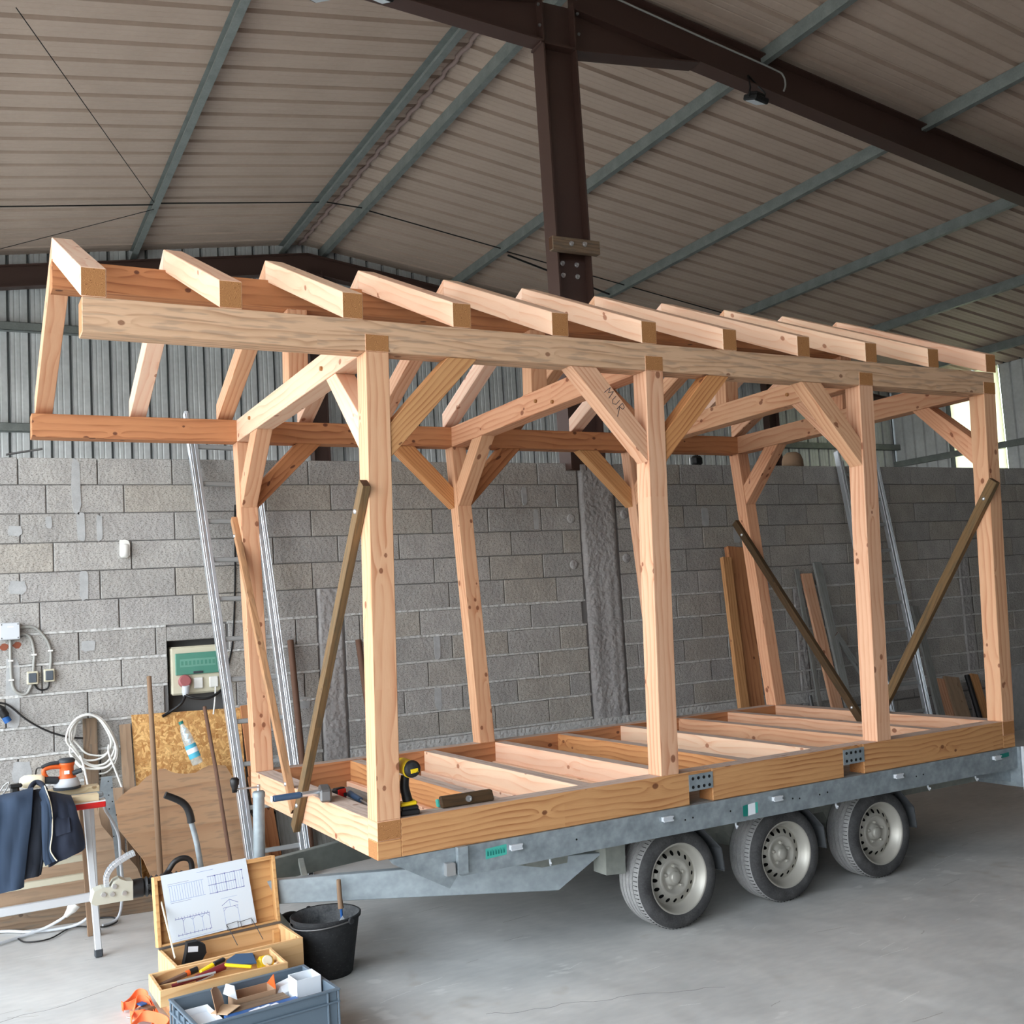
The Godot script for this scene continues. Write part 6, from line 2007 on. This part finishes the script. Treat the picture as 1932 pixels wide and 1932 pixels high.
	b.bb(Vector3(-0.80, 0.0, -0.40), Vector3(-0.55, 0.181, -0.30), 0.002)
	part(t, "support_block", b, M.box_wood)
	# tools in the tray
	var tl := func(q: Array) -> Vector3: return ty * Vector3(q[0], q[1], q[2])
	t = thing("red_handled_chisel", "long dark red tool handle lying across the tray", "hand tool", tl.call([0.2, 0.03, 0.15]))
	b = MB.new()
	b.tube([tl.call([0.07, 0.040, 0.140]), tl.call([0.17, 0.048, 0.135])], 0.008, 8)
	part(t, "shank", b, M.maroon)
	b = MB.new()
	b.tube([tl.call([0.17, 0.048, 0.135]), tl.call([0.30, 0.068, 0.120])], 0.013, 10, true, 0.015)
	part(t, "handle", b, M.maroon)
	t = thing("steel_file", "grey file with orange ring at the back of the tray", "hand tool", tl.call([0.1, 0.03, 0.06]))
	b = MB.new()
	b.bar(tl.call([0.025, 0.030, 0.075]), tl.call([0.15, 0.048, 0.045]), 0.022, 0.016, Vector3.UP, 0.003)
	part(t, "blade", b, M.rust)
	b = MB.new()
	b.tube([tl.call([0.15, 0.048, 0.045]), tl.call([0.165, 0.050, 0.042])], 0.013, 10)
	part(t, "ring", b, M.orange)
	b = MB.new()
	b.tube([tl.call([0.165, 0.050, 0.042]), tl.call([0.20, 0.055, 0.038])], 0.013, 10)
	part(t, "handle", b, M.black)
	t = thing("utility_knife", "yellow and black knife at the back of the tray", "knife", tl.call([0.25, 0.03, 0.06]))
	b = MB.new()
	b.bar(tl.call([0.205, 0.045, 0.060]), tl.call([0.27, 0.062, 0.045]), 0.022, 0.018, Vector3.UP, 0.005)
	part(t, "body", b, M.yellow)
	b = MB.new()
	b.bar(tl.call([0.265, 0.062, 0.046]), tl.call([0.32, 0.072, 0.035]), 0.022, 0.018, Vector3.UP, 0.005)
	part(t, "grip", b, M.black)
	t = thing("try_square", "blue and yellow filling blade lying in the middle of the tray", "hand tool", tl.call([0.36, 0.05, 0.13]))
	b = MB.new()
	b.extrude(pv([0.0, 0.0, 0.125, -0.035, 0.13, 0.05, 0.06, 0.07, 0.01, 0.035]), Transform3D(ty.basis * Basis(Vector3.RIGHT, -PI / 2 + 0.25), tl.call([0.30, 0.072, 0.135])), 0.0, 0.004)
	part(t, "blade", b, M.tool_blue)
	b = MB.new()
	b.bar(tl.call([0.295, 0.075, 0.125]), tl.call([0.40, 0.060, 0.185]), 0.014, 0.014, Vector3.UP, 0.004)
	part(t, "stock", b, M.yellow)
	var tmz := [[0.475, 0.055, 0.125, "yellow tape measure with white face in the tray", "yellow"], [0.415, 0.055, 0.045, "black tape measure behind the yellow one in the tray", "black"]]
	for q in tmz:
		t = thing("tape_measure", q[3], "tape measure", tl.call([q[0], 0.02, q[2]]), "tape measures in the tray")
		b = MB.new()
		b.box(tl.call([q[0], 0.045, q[2]]), Vector3(0.072, 0.06, 0.04), 0.014, ty.basis * Basis(Vector3.RIGHT, -0.7))
		part(t, "case", b, M[q[4]])
		b = MB.new()
		var nrm: Vector3 = ty.basis * Basis(Vector3.RIGHT, -0.7) * Vector3.BACK
		ydisc(b, tl.call([q[0] + 0.006, 0.045, q[2]]) + nrm * 0.0195, 0.024, 0.004, nrm, 18)
		part(t, "face", b, M.cream_cloth if q[4] == "yellow" else M.switch_grey)
	t = thing("long_screwdriver", "thin steel screwdriver with dark blue handle at the front left of the tray", "screwdriver", tl.call([0.12, 0.02, 0.2]))
	b = MB.new()
	b.tube([tl.call([0.10, 0.04, 0.205]), tl.call([0.24, 0.055, 0.165])], 0.004, 8)
	part(t, "blade", b, M.zinc)
	b = MB.new()
	b.tube([tl.call([0.03, 0.026, 0.222]), tl.call([0.07, 0.036, 0.214]), tl.call([0.10, 0.04, 0.205])], 0.015, 10, true, 0.010)
	part(t, "handle", b, mat(Color(0.10, 0.13, 0.32), 0.4))
	b = MB.new()
	b.tube([tl.call([0.09, 0.055, 0.150]), tl.call([0.25, 0.062, 0.158])], 0.0055, 8)
	single("steel_punch", "bright steel rod tool lying on top of the tray tools", "hand tool", b, M.alu)
	b = MB.new()
	b.box(tl.call([0.505, 0.045, 0.20]), Vector3(0.035, 0.03, 0.03), 0.01, Basis(Vector3.UP, 0.6))
	single("hardware_bits", "small pinkish fixing in the right corner of the tray", "fixing", b, M.card_pale)
	# --- euro crate
	var cx := Transform3D(Basis(Vector3.UP, 0.103), Vector3(-0.952, 0.0, -0.145))
	var CW := 0.585
	var CD := 0.385
	var CH := 0.24
	t = thing("plastic_crate", "grey plastic crate full of cartons at the bottom edge", "crate", cx * Vector3(CW / 2, 0, CD / 2))
	b = MB.new()
	var cb := func(mb: MB, a: Vector3, c: Vector3, bev := 0.002):
		mb.box(cx * ((a + c) * 0.5), (c - a).abs(), bev, cx.basis)
	# thin walls, rim all round, rib band below it, corner posts
	cb.call(b, Vector3(0.012, 0.0, 0.012), Vector3(CW - 0.012, CH, 0.017)); cb.call(b, Vector3(0.012, 0.0, CD - 0.017), Vector3(CW - 0.012, CH, CD - 0.012))
	cb.call(b, Vector3(0.012, 0.0, 0.017), Vector3(0.017, CH - 0.03, CD - 0.017)); cb.call(b, Vector3(CW - 0.017, 0.0, 0.017), Vector3(CW - 0.012, CH, CD - 0.017))
	cb.call(b, Vector3(0.012, 0.0, 0.012), Vector3(CW - 0.012, 0.005, CD - 0.012))
	part(t, "shell", b, M.crate)
	b = MB.new()
	for q in [[Vector3(0, CH - 0.008, 0), Vector3(CW, CH, 0.018)], [Vector3(0, CH - 0.008, CD - 0.018), Vector3(CW, CH, CD)], [Vector3(0, CH - 0.008, 0.018), Vector3(0.018, CH, CD - 0.018)], [Vector3(CW - 0.018, CH - 0.008, 0.018), Vector3(CW, CH, CD - 0.018)]]:
		cb.call(b, q[0], q[1], 0.003)
	part(t, "rim", b, M.crate)
	b = MB.new()
	for y in [CH - 0.055]:
		for q in [[Vector3(0.002, y, 0.002), Vector3(CW - 0.002, y + 0.008, 0.013)], [Vector3(0.002, y, CD - 0.013), Vector3(CW - 0.002, y + 0.008, CD - 0.002)], [Vector3(0.002, y, 0.013), Vector3(0.013, y + 0.008, CD - 0.013)], [Vector3(CW - 0.013, y, 0.013), Vector3(CW - 0.002, y + 0.008, CD - 0.013)]]:
			cb.call(b, q[0], q[1])
	for x in [0.004, 0.05, CW - 0.058, CW - 0.012]:
		cb.call(b, Vector3(x, 0, CD - 0.0125), Vector3(x + 0.008, CH - 0.008, CD - 0.003)); cb.call(b, Vector3(x, 0, 0.003), Vector3(x + 0.008, CH - 0.008, 0.0125))
	for z in [0.05, 0.12, 0.20, 0.27, 0.33]:
		cb.call(b, Vector3(0.003, 0, z), Vector3(0.0125, CH - 0.008, z + 0.008)); cb.call(b, Vector3(CW - 0.0125, 0, z), Vector3(CW - 0.003, CH - 0.008, z + 0.008))
	part(t, "ribs", b, M.crate)
	# cartons in the crate
	var open_box := func(node: Node3D, a: Vector3, c: Vector3, m: Material, inner: Material):
		var mb := MB.new()
		var w := 0.003
		cb.call(mb, a, Vector3(c.x, a.y + w, c.z), 0.0)
		for q in [[a, Vector3(c.x, c.y, a.z + w)], [Vector3(a.x, a.y, c.z - w), c], [a, Vector3(a.x + w, c.y, c.z)], [Vector3(c.x - w, a.y, a.z), c]]:
			cb.call(mb, q[0], q[1], 0.0005)
		part(node, "carton_body", mb, m)
	t = thing("white_carton", "open white carton at the right end of the crate", "carton", cx * Vector3(0.5, 0.01, 0.28))
	open_box.call(t, Vector3(0.455, 0.006, 0.145), Vector3(0.56, 0.262, 0.245), M.paper, M.paper)
	t = thing("white_bag", "crumpled white packet in the back right of the crate", "packet", cx * Vector3(0.48, 0.1, 0.08))
	b = MB.new()
	b.box(cx * Vector3(0.475, 0.18, 0.085), Vector3(0.12, 0.075, 0.10), 0.025, cx.basis * Basis(Vector3.BACK, 0.2))
	part(t, "packet_body", b, M.paper)
	t = thing("brown_carton", "long brown carton with orange printed flap in the middle of the crate", "carton", cx * Vector3(0.33, 0.01, 0.1))
	open_box.call(t, Vector3(0.235, 0.006, 0.03), Vector3(0.405, 0.215, 0.135), M.card, M.card)
	b = MB.new()
	b.extrude(pv([0.0, 0.0, 0.10, 0.0, 0.02, 0.055]), Transform3D(cx.basis * Basis(Vector3.UP, PI / 2), cx * Vector3(0.402, 0.214, 0.135)), 0.0, 0.003)
	part(t, "orange_flap", b, M.orange)
	b = MB.new()
	b.extrude(pv([0.0, 0.0, 0.11, 0.0, 0.085, 0.045, 0.02, 0.05]), Transform3D(cx.basis * Basis(Vector3.UP, PI / 2 + 0.2), cx * Vector3(0.237, 0.214, 0.138)), 0.0, 0.003)
	part(t, "white_flap", b, M.paper)
	t = thing("grey_board_offcut", "dark grey board lying across the crate contents", "board", cx * Vector3(0.3, 0.18, 0.2))
	b = MB.new()
	b.box(cx * Vector3(0.30, 0.192, 0.185), Vector3(0.26, 0.016, 0.075), 0.002, cx.basis)
	part(t, "board", b, M.old_wood)
	t = thing("blue_carton", "blue printed carton along the front of the crate", "carton", cx * Vector3(0.3, 0.01, 0.28))
	b = MB.new()
	b.box(cx * Vector3(0.302, 0.104, 0.275), Vector3(0.30, 0.195, 0.085), 0.002, cx.basis)
	part(t, "carton_body", b, M.blue)
	b = MB.new()
	for q in [[0.27, 0.262, 0.05, 0.02], [0.315, 0.255, 0.04, 0.016], [0.35, 0.262, 0.03, 0.02]]:
		b.box(cx * Vector3(q[0], 0.2018, q[1]), Vector3(q[2], 0.0006, q[3]), 0.0, cx.basis * Basis(Vector3.UP, 0.3))
	part(t, "white_print", b, M.paper)
	t = thing("left_carton", "white carton with round cardboard flap at the left end of the crate", "carton", cx * Vector3(0.1, 0.01, 0.15))
	open_box.call(t, Vector3(0.03, 0.006, 0.045), Vector3(0.145, 0.195, 0.24), M.paper, M.paper)
	b = MB.new()
	cb.call(b, Vector3(0.034, 0.165, 0.05), Vector3(0.141, 0.170, 0.235), 0.0)
	part(t, "inner_lid", b, M.lightgrey)
	b = MB.new()
	var fp := PackedVector2Array()
	fp.append(Vector2(0, 0)); fp.append(Vector2(0.125, 0))
	for i in 9: fp.append(Vector2(0.125 - 0.125 * sin(PI / 2 * (i + 1) / 9.0) * 1.0, 0.105 * (1.0 - cos(PI / 2 * (i + 1) / 9.0)) + 0.02))
	b.extrude(pv([0, 0, 0.13, 0.0, 0.128, 0.03, 0.11, 0.06, 0.08, 0.085, 0.04, 0.098, 0.0, 0.10]), Transform3D(cx.basis * Basis(Vector3.UP, 1.05) * Basis(Vector3.RIGHT, -0.2), cx * Vector3(0.135, 0.195, 0.195)), 0.0, 0.003)
	part(t, "round_flap", b, M.card)
	b = MB.new()
	b.box(cx * Vector3(0.175, 0.205, 0.185), Vector3(0.075, 0.003, 0.09), 0.0, cx.basis * Basis(Vector3.BACK, 0.15) * Basis(Vector3.UP, 0.5))
	part(t, "side_flap", b, M.card_pale)

func things_on_frame() -> void:
	var b := MB.new()
	# club hammer lying over the end sill
	var t := thing("club_hammer", "club hammer with blue grip lying on the left end sill", "hammer", L(0.03, 0.0, -0.77))
	b.bar(L(-0.275, 0.052, -0.690), L(-0.125, 0.050, -0.705), 0.026, 0.030, EY, 0.008)
	part(t, "grip", b, M.tool_blue)
	b = MB.new()
	b.tube([L(-0.125, 0.050, -0.705), L(0.0, 0.046, -0.735)], 0.013, 10)
	part(t, "handle", b, M.alu)
	b = MB.new()
	b.bar(L(0.035, 0.034, -0.845), L(-0.015, 0.034, -0.655), 0.058, 0.062, EY, 0.010)
	part(t, "head", b, M.steel)
	b = MB.new()
	b.bar(L(-0.281, 0.052, -0.690), L(-0.274, 0.052, -0.690), 0.024, 0.028, EY, 0.003)
	part(t, "grip_end", b, M.white_plastic)
	# board on the deck in the first bay, with tools on it
	plank_thing("loose_board", "grey board lying on the deck inside the first bay", "board", L(0.36, -0.155, -1.95), L(0.36, -0.155, -0.14), 0.40, 0.022, EY, "grey_wood")
	plank_thing("loose_joist", "pale unfitted joist lying in the second bay", "joist", L(0.80, -0.118, -2.02), L(0.80, -0.118, -0.16), 0.09, 0.096, EY, "fir_pale", "fir_end")
	var ty := -0.143
	t = thing("red_tape_measure", "red and black tape measure on the board behind the left sill", "tape measure", L(0.33, ty, -1.46))
	b = MB.new()
	b.box(L(0.325, ty + 0.040, -1.46), Vector3(0.085, 0.078, 0.05), 0.012, Basis(Vector3.UP, 0.45))
	part(t, "case", b, M.black)
	b = MB.new()
	b.box(L(0.335, ty + 0.042, -1.436), Vector3(0.062, 0.060, 0.012), 0.004, Basis(Vector3.UP, 0.45))
	part(t, "face", b, M.red)
	b = MB.new()
	b.box(L(0.352, ty + 0.040, -1.430), Vector3(0.022, 0.022, 0.008), 0.002, Basis(Vector3.UP, 0.45))
	part(t, "emblem", b, M.black)
	var ds := [[L(0.405, ty + 0.028, -1.50), L(0.375, ty + 0.022, -1.13), "blue and orange screwdriver lying nearer the back post"], [L(0.275, ty + 0.03, -1.19), L(0.295, ty + 0.03, -0.99), "blue and red screwdriver lying nearer the front left post"]]
	for i in 2:
		var q: Array = ds[i]
		t = thing("screwdriver", q[2], "screwdriver", (q[0] + q[1]) * 0.5, "screwdrivers in the first bay")
		b = MB.new()
		b.tube([q[0], q[0].lerp(q[1], 0.12), q[0].lerp(q[1], 0.5), q[0].lerp(q[1], 0.62)], 0.020, 10, true, 0.014)
		part(t, "handle", b, M.tool_blue)
		b = MB.new()
		b.tube([q[0].lerp(q[1], 0.62), q[0].lerp(q[1], 0.70)] if i == 1 else [q[0] - (q[1] - q[0]) * 0.03, q[0]], 0.018, 10)
		part(t, "collar", b, M.red if i == 1 else M.orange)
		b = MB.new()
		b.tube([q[0].lerp(q[1], 0.6), q[0].lerp(q[1], 1.35)], 0.005, 8)
		part(t, "blade", b, M.zinc)
	t = thing("chrome_socket", "small chrome socket lying near the front left post", "socket", L(0.25, ty, -0.83))
	b = MB.new()
	b.tube([L(0.24, ty + 0.016, -0.86), L(0.25, ty + 0.016, -0.80)], 0.016, 12)
	part(t, "barrel", b, M.zinc)
	# cordless drill standing on its battery against the front left post
	var c := L(0.178, 0.0, -0.062)
	t = thing("cordless_drill", "yellow and black cordless drill standing on the front sill", "drill", c)
	b = MB.new()
	b.box(c + Vector3(0.0, 0.014, 0.0), Vector3(0.090, 0.028, 0.074), 0.006, Basis(Vector3.UP, -0.15))
	b.box(c + Vector3(0.0, 0.034, 0.002), Vector3(0.080, 0.020, 0.070), 0.006, Basis(Vector3.UP, -0.15))
	part(t, "battery", b, M.black)
	b = MB.new()
	b.box(c + Vector3(-0.004, 0.052, 0.002), Vector3(0.078, 0.018, 0.066), 0.006, Basis(Vector3.UP, -0.15) * Basis(Vector3.BACK, 0.08))
	part(t, "foot", b, M.yellow)
	b = MB.new()
	b.tube(smooth_path([c + Vector3(0.0, 0.055, 0), c + Vector3(-0.008, 0.09, 0), c + Vector3(-0.014, 0.13, 0), c + Vector3(-0.008, 0.175, 0)], 4), 0.024, 12, true, 0.020)
	part(t, "handle", b, M.black)
	b = MB.new()
	b.tube(smooth_path([c + Vector3(-0.004, 0.205, 0.055), c + Vector3(-0.002, 0.212, 0.02), c + Vector3(0.0, 0.214, -0.05)], 4), 0.036, 18)
	part(t, "motor_body", b, M.yellow)
	b = MB.new()
	b.lathe([Vector2(0, 0.036), Vector2(0.026, 0.034), Vector2(0.037, 0.022), Vector2(0.039, 0.0), Vector2(0.037, -0.02), Vector2(0, -0.02)], Transform3D(Basis(Vector3.RIGHT, 1.35) * Basis(Vector3.BACK, 0.2), c + Vector3(0.006, 0.208, 0.05)), 20)
	var en := part(t, "end_cap", b, M.black)
	b = MB.new()
	b.box(c + Vector3(0.004, 0.204, 0.0875), Vector3(0.036, 0.018, 0.004), 0.001, Basis(Vector3.BACK, 0.1))
	var o := part(en, "name_plate", b, M.yellow); o.position = Vector3.ZERO
	b = MB.new()
	b.tube([c + Vector3(0.0, 0.214, -0.05), c + Vector3(0.0, 0.214, -0.10)], 0.024, 14, true, 0.014)
	part(t, "chuck", b, M.black_matt)
	# weathered block with a bolt
	t = thing("wooden_float", "small weathered wooden block with a steel bolt on the front sill", "block", L(0.48, 0.0, -0.07))
	b = MB.new()
	var e := MB.new()
	b.hexa([L(0.345, 0.002, -0.088), L(0.618, 0.002, -0.088), L(0.337, 0.056, -0.088), L(0.606, 0.056, -0.088), L(0.345, 0.002, -0.058), L(0.618, 0.002, -0.058), L(0.337, 0.056, -0.058), L(0.606, 0.056, -0.058)], 0.006, e, ro())
	part(t, "block", b, M.batten_dark, e, M.old_end)
	b = MB.new()
	b.lathe([Vector2(0, 0.004), Vector2(0.006, 0.004), Vector2(0.007, 0.008), Vector2(0.014, 0.008), Vector2(0.016, 0.0)], Transform3D(Basis(EX, EZ, -EY), L(0.48, 0.030, -0.058)), 16)
	part(t, "bolt", b, M.zinc)
	b = MB.new()
	b.hexa([L(0.336, 0.004, -0.11), L(0.50, 0.004, -0.11), L(0.330, 0.040, -0.11), L(0.50, 0.040, -0.11), L(0.336, 0.004, -0.0885), L(0.50, 0.004, -0.0885), L(0.330, 0.040, -0.0885), L(0.50, 0.040, -0.0885)], 0.004)
	part(t, "green_backing", b, M.green_pale)
